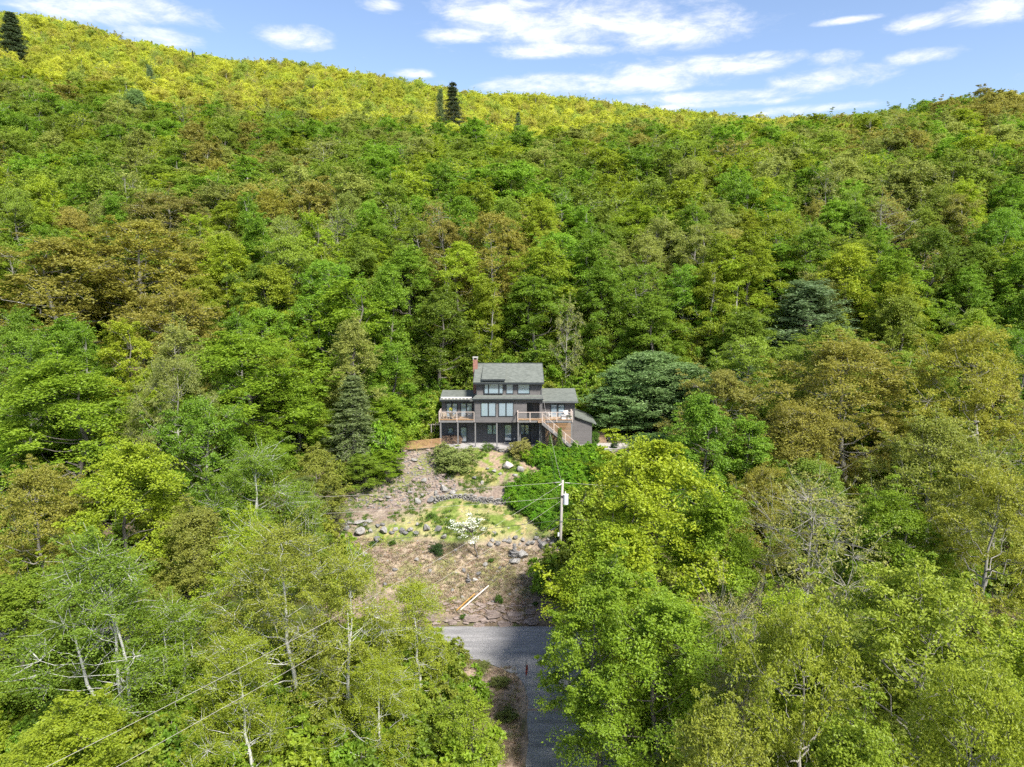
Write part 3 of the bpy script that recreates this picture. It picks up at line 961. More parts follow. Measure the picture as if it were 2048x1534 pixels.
M['siding'] = siding_mat('grey_siding', (0.098, 0.09, 0.086))
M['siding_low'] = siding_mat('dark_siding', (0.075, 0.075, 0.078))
M['siding_vert'] = siding_mat('board_siding', (0.085, 0.078, 0.074), False, 0.2)
M['shingle'] = shingle_mat()
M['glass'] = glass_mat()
M['trim'] = rough_mat('dark_trim', (0.022, 0.027, 0.030), 0.5, 0.2)
M['fascia'] = rough_mat('grey_fascia', (0.085, 0.09, 0.09), 0.6, 0.15)
M['post_paint'] = rough_mat('grey_post_paint', (0.15, 0.145, 0.14), 0.7, 0.2)
M['rail'] = rough_mat('pale_rail', (0.44, 0.36, 0.31), 0.6, 0.12)
M['cable'] = rough_mat('steel_cable', (0.30, 0.29, 0.28), 0.5, 0.1)
M['cedar'] = rough_mat('cedar', (0.34, 0.20, 0.095), 0.65, 0.3, 2.0, 0.2, 30, (0.3, 6, 6))
M['deckwood'] = rough_mat('deck_wood', (0.30, 0.20, 0.12), 0.75, 0.25, 2.0, 0.2, 30)
M['brick'] = rough_mat('chimney_brick', (0.235, 0.115, 0.085), 0.9, 0.35, 6.0, 0.4, 30)
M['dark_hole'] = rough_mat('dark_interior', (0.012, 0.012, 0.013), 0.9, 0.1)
M['cream'] = rough_mat('cream_fabric', (0.42, 0.39, 0.34), 0.8, 0.12)
M['concrete'] = rough_mat('concrete', (0.33, 0.31, 0.29), 0.9, 0.2, 2.0, 0.3, 20)
M['white'] = rough_mat('white_paint', (0.58, 0.56, 0.53), 0.6, 0.06)


def zp(zx, zy):
    return 780 + zx / 3.9385, 680 + zy / 3.9385


def wp(zx, zy, Y):
    return at(*zp(zx, zy), Y)


def build_house():
    H = empty('house', (0, 86, 10.2), 0, 'three-storey dark grey clapboard house with green-grey shingle roofs on the slope', 'house')
    off = Vector((0, 86, 10.2))

    def loc(o):
        # children are modelled in world metres; move their origin onto the house
        o.parent = H
        o.matrix_parent_inverse = Matrix.Translation(-off)
        return o

    def part(name, mb, mat):
        return loc(mb.build(name, mat))

    def sub(name, mb, mat, parent):
        o = mb.build(name, mat); o.parent = parent
        return o
    YF, YU, YB, YG = 81.0, 82.2, 91.2, 83.4
    GZ = 10.0
    X = lambda zx, Y, zy=560: wp(zx, zy, Y).x
    Z = lambda zy, Y: wp(900, zy, Y).z
    xl, xr = X(668, YF), X(1200, YF)
    z_mid0, z_mid1 = Z(650, YF), Z(452, YF)
    # --- walls of the main block
    ax0, ax1, az1 = X(1078, YF), X(1178, YF), Z(494, YF)
    w = MB()
    w.box(xl, ax0, YF, YF + 0.2, z_mid0, z_mid1)
    w.box(ax0, ax1, YF, YF + 0.2, az1, z_mid1)
    w.box(ax1, xr, YF, YF + 0.2, z_mid0, z_mid1)
    w.box(xl, xl + 0.2, YF + 0.2, YB, z_mid0, z_mid1); w.box(xr - 0.2, xr, YF + 0.2, YB, z_mid0, z_mid1)
    w.box(xl, xr, YB, YB + 0.2, GZ - 0.4, z_mid1)
    part('wall', w, M['siding'])
    w = MB(); w.box(xl + 0.2, xr - 0.2, YF + 0.02, YB, z_mid0 + 0.01, z_mid0 + 0.14)
    part('floor_slab', w, M['fascia'])
    # porch alcove: board wall behind, dark door on its side
    w = MB(); w.box(ax0 - 0.02, ax1 + 0.02, YF + 1.3, YF + 1.4, z_mid0 + 0.14, az1 + 0.02)
    w.box(ax1, ax1 + 0.06, YF + 0.2, YF + 1.3, z_mid0 + 0.14, az1)
    part('porch_wall', w, M['siding_vert'])
    w = MB(); w.box(ax0 - 0.06, ax0, YF + 0.2, YF + 1.3, z_mid0 + 0.14, az1)
    w.box(ax0 - 0.02, ax1 + 0.02, YF + 0.2, YF + 1.3, az1 + 0.02, az1 + 0.08)
    part('porch_reveal', w, M['trim'])
    w = MB(); w.box(ax0 + 0.08, ax0 + 0.75, YF + 1.24, YF + 1.29, z_mid0 + 0.16, az1 - 0.15)
    dr = part('front_door', w, M['trim'])
    h = MB(); h.tube([(ax0 + 0.66, YF + 1.20, z_mid0 + 1.1), (ax0 + 0.66, YF + 1.24, z_mid0 + 1.1)], [0.035, 0.035], 8); sub('handle', h, M['cable'], dr)
    # upper storey
    ux0, ux1 = X(681, YU, 400), X(1198, YU, 400)
    zu1 = Z(338, YU)
    w = MB()
    w.box(ux0, ux1, YU, YU + 0.2, z_mid1 - 0.2, zu1 + 0.1)
    w.box(ux0, ux0 + 0.2, YU + 0.2, YB, z_mid1, zu1 + 0.1); w.box(ux1 - 0.2, ux1, YU + 0.2, YB, z_mid1, zu1 + 0.1)
    w.box(ux0, ux1, YB, YB + 0.2, z_mid1, zu1 + 0.1)
    part('upper_wall', w, M['siding'])
    # pent roof between the storeys
    ze, zt = Z(462, YF - 0.35), Z(432, YU)
    w = MB(); w.slab([(X(648, YF) , YF - 0.35, ze), (X(1213, YF), YF - 0.35, ze), (ux1 + 0.15, YU + 0.05, zt), (ux0 - 0.05, YU + 0.05, zt)], 0.12)
    part('pent_roof', w, M['shingle'])
    w = MB(); w.box(X(648, YF), X(1213, YF), YF - 0.40, YF - 0.30, ze - 0.17, ze - 0.02)
    part('gutter', w, M['trim'])
    # main gable roof
    YE, YR = YU - 0.55, 86.6
    zE, zR = Z(333, YE), Z(184, YR)
    e0, e1 = X(658, YE, 330), X(1211, YE, 330)
    r0, r1 = X(671, YR, 184), X(1208, YR, 184)
    r0 = min(r0, e0 + 0.0) if False else r0
    back = 2 * YR - YE
    w = MB()
    w.slab([(e0, YE, zE), (e1, YE, zE), (e1, YR, zR), (e0, YR, zR)], 0.16)
    w.slab([(e0, back, zE), (e1, back, zE), (e1, YR, zR), (e0, YR, zR)], 0.16)
    roof = part('roof', w, M['shingle'])
    g = MB(); g.box(e0, e1, YE - 0.09, YE + 0.02, zE - 0.24, zE - 0.05); sub('gutter', g, M['trim'], roof)
    g = MB(); g.bar((e0 - 0.02, YE, zE - 0.1), (e0 - 0.02, YR, zR - 0.1), 0.05, 0.22); sub('rake_trim', g, M['fascia'], roof); g = MB(); g.bar((e1 + 0.02, YE, zE - 0.1), (e1 + 0.02, YR, zR - 0.1), 0.05, 0.22); sub('rake_trim', g, M['fascia'], roof)
    g = MB(); g.box(e0, e1, YR - 0.10, YR + 0.10, zR - 0.02, zR + 0.04); sub('ridge_cap', g, M['fascia'], roof)
    # gable ends
    w = MB()
    for gx in (ux0, ux1 - 0.2):
        w = MB(); w.add([(gx, YU, zu1), (gx, YB + 0.2, zu1), (gx, YR, zR - 0.25), (gx + 0.2, YU, zu1), (gx + 0.2, YB + 0.2, zu1), (gx + 0.2, YR, zR - 0.25)],
              [(0, 2, 1), (3, 4, 5), (0, 1, 4, 3), (1, 2, 5, 4), (2, 0, 3, 5)])
        part('gable_wall', w, M['siding'])
    # shed dormer
    YD = YU - 0.15
    d0, d1 = X(734, YD, 315), X(898, YD, 315)
    o0, o1 = X(720, YD - 0.4, 312), X(908, YD - 0.4, 312)
    zD = Z(308, YD - 0.45)
    w = MB()
    w.slab([(o0, YD - 0.45, zD), (o1, YD - 0.45, zD), (o1 + 0.08, YR - 0.25, zR + 0.0), (o0 + 0.08, YR - 0.25, zR + 0.0)], 0.13)
    dm = part('dormer_roof', w, M['shingle'])
    g = MB(); g.box(o0, o1, YD - 0.53, YD - 0.44, zD - 0.2, zD - 0.03); sub('gutter', g, M['trim'], dm)
    w = MB()
    for gx in (d0, d1 - 0.15):
        zr_ = lambda y, top: (zD - 0.1) + (zR - 0.06 - zD) * (y - YD + 0.45) / (YR - YD + 0.2)
        w.hexa([(gx, YD, zu1 - 0.5), (gx + 0.15, YD, zu1 - 0.5), (gx + 0.15, YR - 0.4, zR - 0.4), (gx, YR - 0.4, zR - 0.4)],
               [(gx, YD, zr_(YD, 1)), (gx + 0.15, YD, zr_(YD, 1)), (gx + 0.15, YR - 0.4, zR - 0.06), (gx, YR - 0.4, zR - 0.06)])
    w.box(d0 + 0.15, d1 - 0.15, YD, YD + 0.12, zu1 - 0.6, zD - 0.05)
    part('dormer_wall', w, M['siding'])
    # chimney: brick stack outside the gable end
    c0, c1 = X(655, 85.4, 160), X(690, 85.4, 160)
    zc = Z(152, 85.4)
    w = MB(); w.box(c0, c1, 85.0, 85.8, GZ - 0.3, zc)
    ch = part('chimney', w, M['brick'])
    w = MB(); w.box(c0 - 0.05, c1 + 0.05, 84.95, 85.10, zc + 0.22, zc + 0.30); w.box(c0 - 0.05, c1 + 0.05, 85.7, 85.85, zc + 0.22, zc + 0.30)
    w.box(c0 - 0.05, c0 + 0.08, 85.1, 85.7, zc + 0.22, zc + 0.30); w.box(c1 - 0.08, c1 + 0.05, 85.1, 85.7, zc + 0.22, zc + 0.30)
    for px_ in (c0 + 0.04, c1 - 0.04):
        for py_ in (85.05, 85.75):
            w.box(px_ - 0.05, px_ + 0.05, py_ - 0.05, py_ + 0.05, zc, zc + 0.22)
    sub('chimney_cap', w, M['concrete'], ch)
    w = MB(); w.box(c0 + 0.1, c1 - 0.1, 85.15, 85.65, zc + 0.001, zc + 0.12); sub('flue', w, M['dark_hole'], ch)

    # --- ground storey
    gx0, gx1 = X(398, YG, 700), X(1455, YG - 0.6, 700)
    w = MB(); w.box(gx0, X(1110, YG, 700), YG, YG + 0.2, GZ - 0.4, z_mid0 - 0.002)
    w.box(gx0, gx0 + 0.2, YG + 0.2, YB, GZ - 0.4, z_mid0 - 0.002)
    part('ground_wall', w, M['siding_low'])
    # --- left wing (sun room)
    lx0, lx1 = X(408, YG, 560), xl
    zl0, zl1 = Z(632, YF) + 0.0, Z(478, YG)
    w = MB(); w.box(lx0, lx1, YG, YG + 0.2, z_mid0, zl1 + 0.1); w.box(lx0, lx0 + 0.2, YG + 0.2, 89.4, z_mid0, zl1 + 0.1); w.box(lx0, lx1, 89.4, 89.6, GZ - 0.3, zl1 + 0.1)
    part('wing_wall', w, M['siding'])
    ye, yr = YG - 0.6, 86.5
    za, zb = Z(470, ye), Z(394, yr)
    x0 = X(391, ye, 470); x0r = X(408, yr, 394)
    w = MB()
    w.slab([(x0, ye, za), (lx1, ye, za), (lx1, yr, zb), (x0, yr, zb)], 0.14)
    w.slab([(x0, 2 * yr - ye, za), (lx1, 2 * yr - ye, za), (lx1, yr, zb), (x0, yr, zb)], 0.14)
    w.add([(lx0 + .05, YG, zl1), (lx0 + .05, 89.4, zl1), (lx0 + .05, yr, zb - 0.15)], [(0, 2, 1)])
    wr = part('wing_roof', w, M['shingle'])
    g = MB(); g.box(x0, lx1 - 0.02, ye - 0.08, ye + 0.02, za - 0.2, za - 0.03); sub('gutter', g, M['fascia'], wr)
    # --- right wing
    YW = 81.9
    rx0, rx1 = xr, X(1452, YW, 560)
    zr0, zr1 = z_mid0, Z(490, YW)
    w = MB(); w.box(rx0 + 0.002, rx1, YW, YW + 0.2, GZ - 0.4, zr1 + 0.1); w.box(rx1 - 0.2, rx1, YW + 0.2, 88.8, GZ - 0.4, zr1 + 0.1); w.box(rx0, rx1, 88.8, 89.0, GZ - 0.3, zr1 + 0.1)
    part('wing_wall', w, M['siding'])
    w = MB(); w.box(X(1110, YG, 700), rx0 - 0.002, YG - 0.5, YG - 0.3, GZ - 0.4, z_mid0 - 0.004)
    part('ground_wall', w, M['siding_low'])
    ye, yr = YW - 0.6, 85.6
    za, zb = Z(482, ye), Z(380, yr)
    x1 = X(1481, ye, 482)
    w = MB()
    w.slab([(rx0 + 0.005, ye, za), (x1, ye, za), (x1, yr, zb), (rx0 + 0.005, yr, zb)], 0.14)
    w.slab([(rx0 + 0.005, 2 * yr - ye, za), (x1, 2 * yr - ye, za), (x1, yr, zb), (rx0 + 0.005, yr, zb)], 0.14)
    w.add([(rx1 - .05, YW, zr1), (rx1 - .05, 88.8, zr1), (rx1 - .05, yr, zb - 0.15)], [(0, 1, 2)])
    wr = part('wing_roof', w, M['shingle'])
    g = MB(); g.box(rx0 + 0.02, x1, ye - 0.08, ye + 0.02, za - 0.2, za - 0.03); sub('gutter', g, M['fascia'], wr)
    # lean-to with a falling roof
    YL = 82.3
    a0, a1 = rx1 + 0.003, X(1590, YL, 740)
    zt0, zt1, zb0 = Z(600, YL), Z(652, YL), GZ - 0.3
    w = MB(); w.hexa([(a0, YL, zb0), (a1, YL, zb0), (a1, 88, zb0), (a0, 88, zb0)], [(a0, YL, zt0), (a1, YL, zt1), (a1, 88, zt1), (a0, 88, zt0)])
    part('lean_to', w, M['siding'])
    sl = (zt1 - zt0) / (a1 - a0)
    w = MB(); w.slab([(a0 + 0.01, YL - 0.3, zt0 + 0.14), (a1 + 0.5, YL - 0.3, zt0 + 0.14 + sl * (a1 + 0.5 - a0)), (a1 + 0.5, 88.2, zt0 + 0.14 + sl * (a1 + 0.5 - a0)), (a0 + 0.01, 88.2, zt0 + 0.14)], 0.12)
    part('lean_to_roof', w, M['shingle'])

    # --- windows
    def window(za0, zb0_, za1, zb1, Y, panes, name='window', sill=True, fr=0.075):
        """za0..: zoom pixel box; panes: relative widths"""
        p0 = wp(za0, zb1, Y); p1 = wp(za1, zb0_, Y)
        xa, xb, z0, z1 = p0.x, p1.x, p0.z, p1.z
        f = MB()
        f.box(xa, xb, Y - 0.06, Y - 0.002, z1 - fr, z1); f.box(xa, xb, Y - 0.06, Y - 0.002, z0, z0 + fr)
        tot = sum(panes); cur = xa; pl = []
        for i, q in enumerate(panes):
            wd = (xb - xa) * q / tot
            f.box(cur, cur + fr, Y - 0.058, Y - 0.003, z0 + fr, z1 - fr); f.box(cur + wd - fr, cur + wd, Y - 0.058, Y - 0.003, z0 + fr, z1 - fr)
            pl.append((cur + fr, cur + wd - fr)); cur += wd
        o = part(name, f, M['trim'])
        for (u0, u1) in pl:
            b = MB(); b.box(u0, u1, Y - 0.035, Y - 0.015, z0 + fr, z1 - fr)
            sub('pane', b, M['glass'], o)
        return o
    window(742, 318, 892, 424, YD - 0.0, [1, 2.4, 1])
    window(914, 346, 972, 424, YU, [1])
    window(1006, 346, 1102, 424, YU, [1])
    window(716, 490, 834, 602, YF, [1, 1]); window(855, 490, 973, 602, YF, [1, 1])
    window(443, 494, 532, 626, YG, [1, 1], 'french_door', fr=0.1); window(556, 494, 650, 626, YG, [1, 1], 'french_door', fr=0.1)
    window(1262, 502, 1378, 628, YW, [1, 1], 'french_door', fr=0.11)
    window(457, 692, 499, 740, YG, [1]); window(764, 666, 852, 744, YG, [1, 1]); window(1028, 666, 1096, 748, YG, [1, 1])
    o = window(900, 664, 960, 796, YG, [1], 'glass_door', fr=0.09)
    s = MB(); p = wp(900, 800, YG); q = wp(960, 800, YG); s.box(p.x - 0.05, q.x + 0.05, YG - 0.5, YG - 0.07, p.z - 0.16, p.z - 0.01); sub('step', s, M['concrete'], o)
    o = window(550, 680, 610, 808, YG, [1], 'glass_door', fr=0.16)
    # wall lamp by the glass door, meter box, downpipes
    w = MB(); p = wp(980, 776, YG); w.box(p.x - 0.06, p.x + 0.06, YG - 0.08, YG - 0.003, p.z - 0.09, p.z + 0.09); part('outlet_box', w, M['white'])
    w = MB(); p = wp(1300, 792, YW - 0.1); w.box(p.x - 0.09, p.x + 0.09, YW - 0.1, YW - 0.003, p.z - 0.09, p.z + 0.09); part('wall_vent', w, M['white'])
    for zx, zt_, zb_, yy in ((1193, 345, 440, YU), (668, 478, 640, YF), (1455, 490, 600, YW), (684, 345, 428, YU)):
        w = MB(); p = wp(zx, zt_, yy - 0.05); q = wp(zx, zb_, yy - 0.05); w.box(p.x - 0.035, p.x + 0.035, yy - 0.09, yy - 0.004, q.z, p.z); part('downpipe', w, M['fascia'])
    # foundation step along the front
    w = MB(); w.box(gx0 - 0.1, X(1000, YG, 800), YF - 0.2, YG - 0.01, GZ - 0.5, GZ + 0.22); part('patio_slab', w, M['concrete'])
    w = MB(); w.box(X(1110, YG, 800), X(1640, YL, 800), 79.9, YG - 0.65, GZ - 0.5, GZ + 0.2); part('landing_slab', w, M['concrete'])

    # --- left deck
    def rail_run(parent, xs, Y, zf, zt_, post=0.09):
        for x in xs:
            b = MB(); b.box(x - post / 2, x + post / 2, Y - post / 2, Y + post / 2, zf - 0.22, zt_ - 0.005); sub('rail_post', b, M['rail'], parent)
        b = MB(); b.box(xs[0] - 0.06, xs[-1] + 0.06, Y - 0.065, Y + 0.065, zt_, zt_ + 0.05); sub('top_rail', b, M['rail'], parent)
        b = MB(); b.box(xs[0], xs[-1], Y - 0.035, Y + 0.035, zf + 0.05, zf + 0.10); sub('bottom_rail', b, M['cedar'], parent)
        for k in range(1, 8):
            zc_ = zf + 0.1 + (zt_ - zf - 0.1) * k / 8
            b = MB(); b.box(xs[0], xs[-1], Y - 0.005, Y + 0.005, zc_ - 0.005, zc_ + 0.005); sub('rail_cable', b, M['cable'], parent)

    def side_rail(parent, x, y0, y1, zf, zt_):
        n = max(1, round((y1 - y0) / 1.2))
        for k in range(1, n + 1):
            y = y0 + (y1 - y0) * k / n
            b = MB(); b.box(x - 0.045, x + 0.045, y - 0.045, y + 0.045, zf, zt_ - 0.005); sub('rail_post', b, M['rail'], parent)
        b = MB(); b.box(x - 0.06, x + 0.06, y0 + 0.07, y1 - 0.003, zt_ + 0.002, zt_ + 0.05); sub('top_rail', b, M['rail'], parent)
    zf, zt_ = Z(632, YF), Z(569, YF)
    dx0, dx1 = X(388, YF, 600), X(663, YF, 600)
    deck = MB(); deck.box(dx0 + 0.05, xl - 0.004, YF + 0.03, YF + 0.08, zf - 0.28, zf - 0.03); deck.box(dx0 + 0.05, dx0 + 0.1, YF + 0.08, YG - 0.003, zf - 0.28, zf - 0.03)
    for y in np.arange(YF + 0.5, YG - 0.2, 0.6):
        deck.box(dx0 + 0.1, xl - 0.004, y, y + 0.05, zf - 0.24, zf - 0.035)
    dk = part('deck', deck, M['post_paint'])
    n = 16
    for k in range(n):
        y = YF + 0.02 + (YG - 0.03 - YF) * k / n
        b = MB(); b.box(dx0 + 0.03, xl - 0.006, y, y + (YG - 0.03 - YF) / n - 0.012, zf - 0.03, zf); sub('deck_board', b, M['deckwood'], dk)
    rail_run(dk, [dx0, X(527, YF, 600), dx1], YF + 0.0, zf, zt_)
    side_rail(dk, dx0, YF, YG - 0.1, zf, zt_)
    # --- right deck and stair
    YK = 79.7
    zf, zt_ = Z(632, YK), Z(571, YK)
    dx0, dx1 = X(1007, YK, 600), X(1436, YK, 600)
    deck = MB(); deck.box(dx0 + 0.05, dx1 - 0.05, YK + 0.03, YK + 0.08, zf - 0.28, zf - 0.03)
    deck.box(dx0 + 0.05, dx0 + 0.1, YK + 0.08, YF - 0.003, zf - 0.28, zf - 0.03); deck.box(dx1 - 0.1, dx1 - 0.05, YK + 0.08, YW - 0.003, zf - 0.28, zf - 0.03)
    for y in np.arange(YK + 0.5, YF - 0.1, 0.5):
        deck.box(dx0 + 0.1, dx1 - 0.1, y, y + 0.05, zf - 0.24, zf - 0.035)
    dk2 = part('deck', deck, M['post_paint'])
    n = 9
    for k in range(n):
        y = YK + 0.02 + (YF - 0.03 - YK) * k / n
        b = MB(); b.box(dx0 + 0.03, dx1 - 0.03, y, y + (YF - 0.03 - YK) / n - 0.012, zf - 0.03, zf); sub('deck_board', b, M['deckwood'], dk2)
    for k in range(6):
        y = YF + 0.0 + 0.147 * k
        b = MB(); b.box(xr + 0.006, dx1 - 0.03, y, y + 0.135, zf - 0.03, zf); sub('deck_board', b, M['deckwood'], dk2)
    rail_run(dk2, [dx0, X(1103, YK, 600), X(1198, YK, 600), X(1314, YK, 600), dx1], YK, zf, zt_)
    side_rail(dk2, dx1, YK, YW - 0.1, zf, zt_); side_rail(dk2, dx0, YK, YF - 0.15, zf, zt_)
    # stair runs along the front of the deck, down towards the lean-to
    YS0, YS1 = YK - 1.05, YK - 0.12
    s0 = wp(1200, 650, YS0); s1 = wp(1472, 822, YS0)
    zs1 = GZ + 0.2
    st = MB()
    for yy in (YS0, YS1):
        st.bar((s0.x, yy, zf - 0.16), (s1.x, yy, zs1 + 0.02), 0.05, 0.28)
    stair = part('stair', st, M['post_paint'])
    nt_ = 13
    for k in range(nt_):
        t = (k + 0.5) / nt_
        x = s0.x + (s1.x - s0.x) * t; z = zf + (zs1 - zf) * (k + 1) / (nt_ + 0.0) + 0.02
        b = MB(); b.box(x - 0.14, x + 0.14, YS0 + 0.03, YS1 - 0.03, z - 0.04, z); sub('tread', b, M['cedar'], stair)
    b = MB(); b.box(X(1198, YK, 600) - 0.5, X(1198, YK, 600) + 0.35, YS0, YK - 0.01, zf - 0.08, zf - 0.01); sub('landing', b, M['deckwood'], stair)
    ra, rb = Vector((s0.x, YS0, zf + 1.0)), Vector((s1.x + 0.05, YS0, zs1 + 0.95))
    b = MB(); b.bar(ra, rb, 0.09, 0.05); sub('top_rail', b, M['rail'], stair)
    b = MB(); b.bar(ra - Vector((0, 0, 0.85)), rb - Vector((0, 0, 0.80)), 0.05, 0.05); sub('bottom_rail', b, M['rail'], stair)
    for k in range(1, 6):
        b = MB(); dzz = Vector((0, 0, 0.85 * k / 6)); b.bar(ra - dzz, rb - dzz, 0.01, 0.01); sub('rail_cable', b, M['cable'], stair)
    for t in (0.0, 0.33, 0.66, 1.0):
        q = ra + (rb - ra) * t
        b = MB(); b.box(q.x - 0.05, q.x + 0.05, YS0 - 0.05, YS0 + 0.05, q.z - (1.15 if t < 1 else 0.98), q.z - 0.03); sub('rail_post', b, M['rail'], stair)
    # slat screen below the deck, behind the stair
    sx0, sx1 = X(1225, YK + 0.05, 700), X(1425, YK + 0.05, 700)
    screen = MB()
    for x in (sx0, (sx0 + sx1) / 2, sx1 - 0.04):
        screen.box(x, x + 0.05, YK + 0.10, YK + 0.15, GZ + 0.2, zf - 0.3)
    sc = part('slat_screen', screen, M['post_paint'])
    zz = zf - 0.40
    while zz > GZ + 0.45:
        b = MB(); b.box(sx0, sx1, YK + 0.06, YK + 0.09, zz - 0.075, zz); sub('slat', b, M['cedar'], sc); zz -= 0.155
    # posts under the decks and the overhang
    for zx, yy in ((400, YF + 0.06), (535, YF + 0.06), (672, YF + 0.07), (842, YF + 0.07), (1010, YK + 0.12), (1024, YF + 0.07), (1180, YK + 0.12), (1193, YF + 0.07), (1430, YK + 0.12)):
        x = X(zx, yy, 740)
        b = MB(); b.box(x - 0.075, x + 0.075, yy - 0.0, yy + 0.15, GZ - 0.4, (z_mid0 if yy > 80.5 else zf - 0.28) - 0.003)
        part('support_post', b, M['post_paint'])
    # rolled awning over the wing doors
    p0, p1 = wp(404, 455, 82.3), wp(643, 455, 82.3)
    b = MB(); b.box(p0.x, p1.x, 82.2, 82.42, p0.z - 0.02, p0.z + 0.08)
    aw = part('awning', b, M['white'])
    n = 17
    for k in range(n):
        xa = p0.x + (p1.x - p0.x) * k / n; xb = p0.x + (p1.x - p0.x) * (k + 1) / n; xm = (xa + xb) / 2; zt2 = p0.z - 0.022
        b = MB(); b.add([(xa, 82.2, zt2), (xb, 82.2, zt2), (xb - 0.03, 82.19, zt2 - 0.11), (xm, 82.19, zt2 - 0.16), (xa + 0.03, 82.19, zt2 - 0.11),
                         (xa, 82.215, zt2), (xb, 82.215, zt2), (xb - 0.03, 82.205, zt2 - 0.11), (xm, 82.205, zt2 - 0.16), (xa + 0.03, 82.205, zt2 - 0.11)],
                        [(0, 4, 3, 2, 1), (5, 6, 7, 8, 9)] + [(i, (i + 1) % 5, (i + 1) % 5 + 5, i + 5) for i in range(5)])
        sub('valance_scallop', b, M['cream'] if k % 2 else M['post_paint'], aw)
    return dict(zl=Z(632, YF), zr=zf, GZ=GZ)


HS = build_house()


# ------------------------------------------------------------------ furniture on the decks
def chair(loc, rz, mat, label, tall=0.86, seat_h=0.42, w=0.56):
    o = empty('patio_chair', loc, rz, label, 'chair')
    for sx in (-1, 1):
        for sy in (-1, 1):
            b = MB(); b.bar((sx * w * 0.45, sy * w * 0.42, 0), (sx * w * 0.42, sy * w * 0.38, seat_h - 0.03), 0.05); b.build('leg', mat, o)
        b = MB(); b.bar((sx * w * 0.47, -w * 0.42, seat_h + 0.2), (sx * w * 0.47, w * 0.42, seat_h + 0.22), 0.07, 0.04); b.bar((sx * w * 0.47, -w * 0.4, seat_h), (sx * w * 0.47, -w * 0.4, seat_h + 0.18), 0.045); b.build('arm', mat, o)
    b = MB(); b.box(-w / 2 + 0.05, w / 2 - 0.05, -w * 0.44, w * 0.44, seat_h - 0.025, seat_h + 0.03); b.build('seat', mat, o)
    for k in range(4):
        x = -w * 0.36 + k * w * 0.24
        b = MB(); b.bar((x, w * 0.42, seat_h + 0.035), (x * 1.08, w * 0.42 + 0.16, tall), 0.1, 0.025); b.build('back_slat', mat, o)
    return o


def build_furniture():
    M['tan_wood'] = rough_mat('tan_wood', (0.42, 0.33, 0.24), 0.6, 0.2)
    M['dark_metal'] = rough_mat('dark_metal', (0.03, 0.03, 0.032), 0.5, 0.2)
    M['yellow'] = rough_mat('yellow_fabric', (0.55, 0.50, 0.10), 0.8, 0.1)
    z = HS['zl'] + 0.004
    p = wp(478, 632, 82.3)
    t = empty('patio_table', (p.x, 82.2, z), 0, 'round dark patio table on the railed deck with the awning', 'table')
    b = MB(); b.tube([(0, 0, 0.69), (0, 0, 0.73)], [0.45, 0.45], 20); b.build('table_top', M['dark_metal'], t)
    b = MB(); b.tube([(0, 0, 0.03), (0, 0, 0.69)], [0.04, 0.04], 8); b.build('pedestal', M['dark_metal'], t)
    b = MB(); b.tube([(0, 0, 0.0), (0, 0, 0.03)], [0.25, 0.22], 14); b.build('base', M['dark_metal'], t)
    chair((p.x - 0.72, 82.1, z), 1.9, M['tan_wood'], 'tan slatted chair on the awning deck, between table and side railing')
    chair((p.x + 0.28, 81.55, z), 2.6, M['tan_wood'], 'tan slatted chair on the awning deck, between table and front railing')
    chair((p.x + 0.78, 82.5, z), -1.7, M['dark_metal'], 'black chair at the round table on the awning deck')
    v = empty('flower_pot', (p.x, 82.2, z + 0.732), 0, 'yellow plant in a small pot on the round patio table', 'plant')
    b = MB(); b.tube([(0, 0, 0), (0, 0, 0.16)], [0.08, 0.11], 10); b.build('pot', M['concrete'], v)
    rng = np.random.default_rng(5)
    lv, val = leaves(np.array([[0, 0, 0.3], [0.05, 0, 0.42], [-.05, .03, 0.36]]), np.array([[0, 0, 1.0]] * 3), 50, np.full(3, 0.16), 0.7, 0.09, rng)
    m = np_mesh('blossom', lv, np.arange(len(lv)).reshape(-1, 4), [leaf_mat('yellow_leaf', False, 0.3, 0.02, (0.42, 0.42, 0.05))], attr={'v': val}); link('blossom', m, v)
    z = HS['zr'] + 0.004
    for zx, yy, rz, lab in ((1252, 80.9, 2.3, 'white armchair on the stair deck, on the porch side of the glass doors'), (1392, 81.3, 0.3, 'white armchair on the stair deck, in the corner by the lean-to')):
        q = wp(zx, 632, yy); chair((q.x, yy, z), rz, M['white'], lab, 0.8)
    q = wp(1366, 632, 80.35)
    c = empty('side_table', (q.x, 80.35, z), 0.2, 'white cube side table on the stair deck', 'table')
    b = MB(); b.box(-0.27, 0.27, -0.25, 0.25, 0.44, 0.48); b.build('table_top', M['white'], c)
    b = MB()
    for s in (-1, 1):
        b.box(s * 0.26 - 0.012, s * 0.26 + 0.012, -0.24, 0.24, 0.0, 0.438)
    b.box(-0.245, 0.245, -0.24, -0.215, 0.0, 0.438); b.build('side_panel', M['white'], c)
    q = wp(1414, 632, 80.2)
    c = empty('planter', (q.x, 80.15, z), 0, 'low white planter with small green plant on the stair deck', 'planter')
    b = MB(); b.hexa([(-.2, -.12, 0), (.2, -.12, 0), (.2, .12, 0), (-.2, .12, 0)], [(-.24, -.15, .22), (.24, -.15, .22), (.24, .15, .22), (-.24, .15, .22)]); b.build('box', M['white'], c)
    lv, val = leaves(np.array([[-.1, 0, 0.34], [0.1, 0, 0.36]]), np.array([[0, 0, 1.0]] * 2), 60, np.full(2, 0.16), 0.7, 0.08, rng)
    m = np_mesh('foliage', lv, np.arange(len(lv)).reshape(-1, 4), [leaf_mat('planter_leaf', False, 0.3, 0.02, (0.06, 0.13, 0.03))], attr={'v': val}); link('foliage', m, c)


build_furniture()

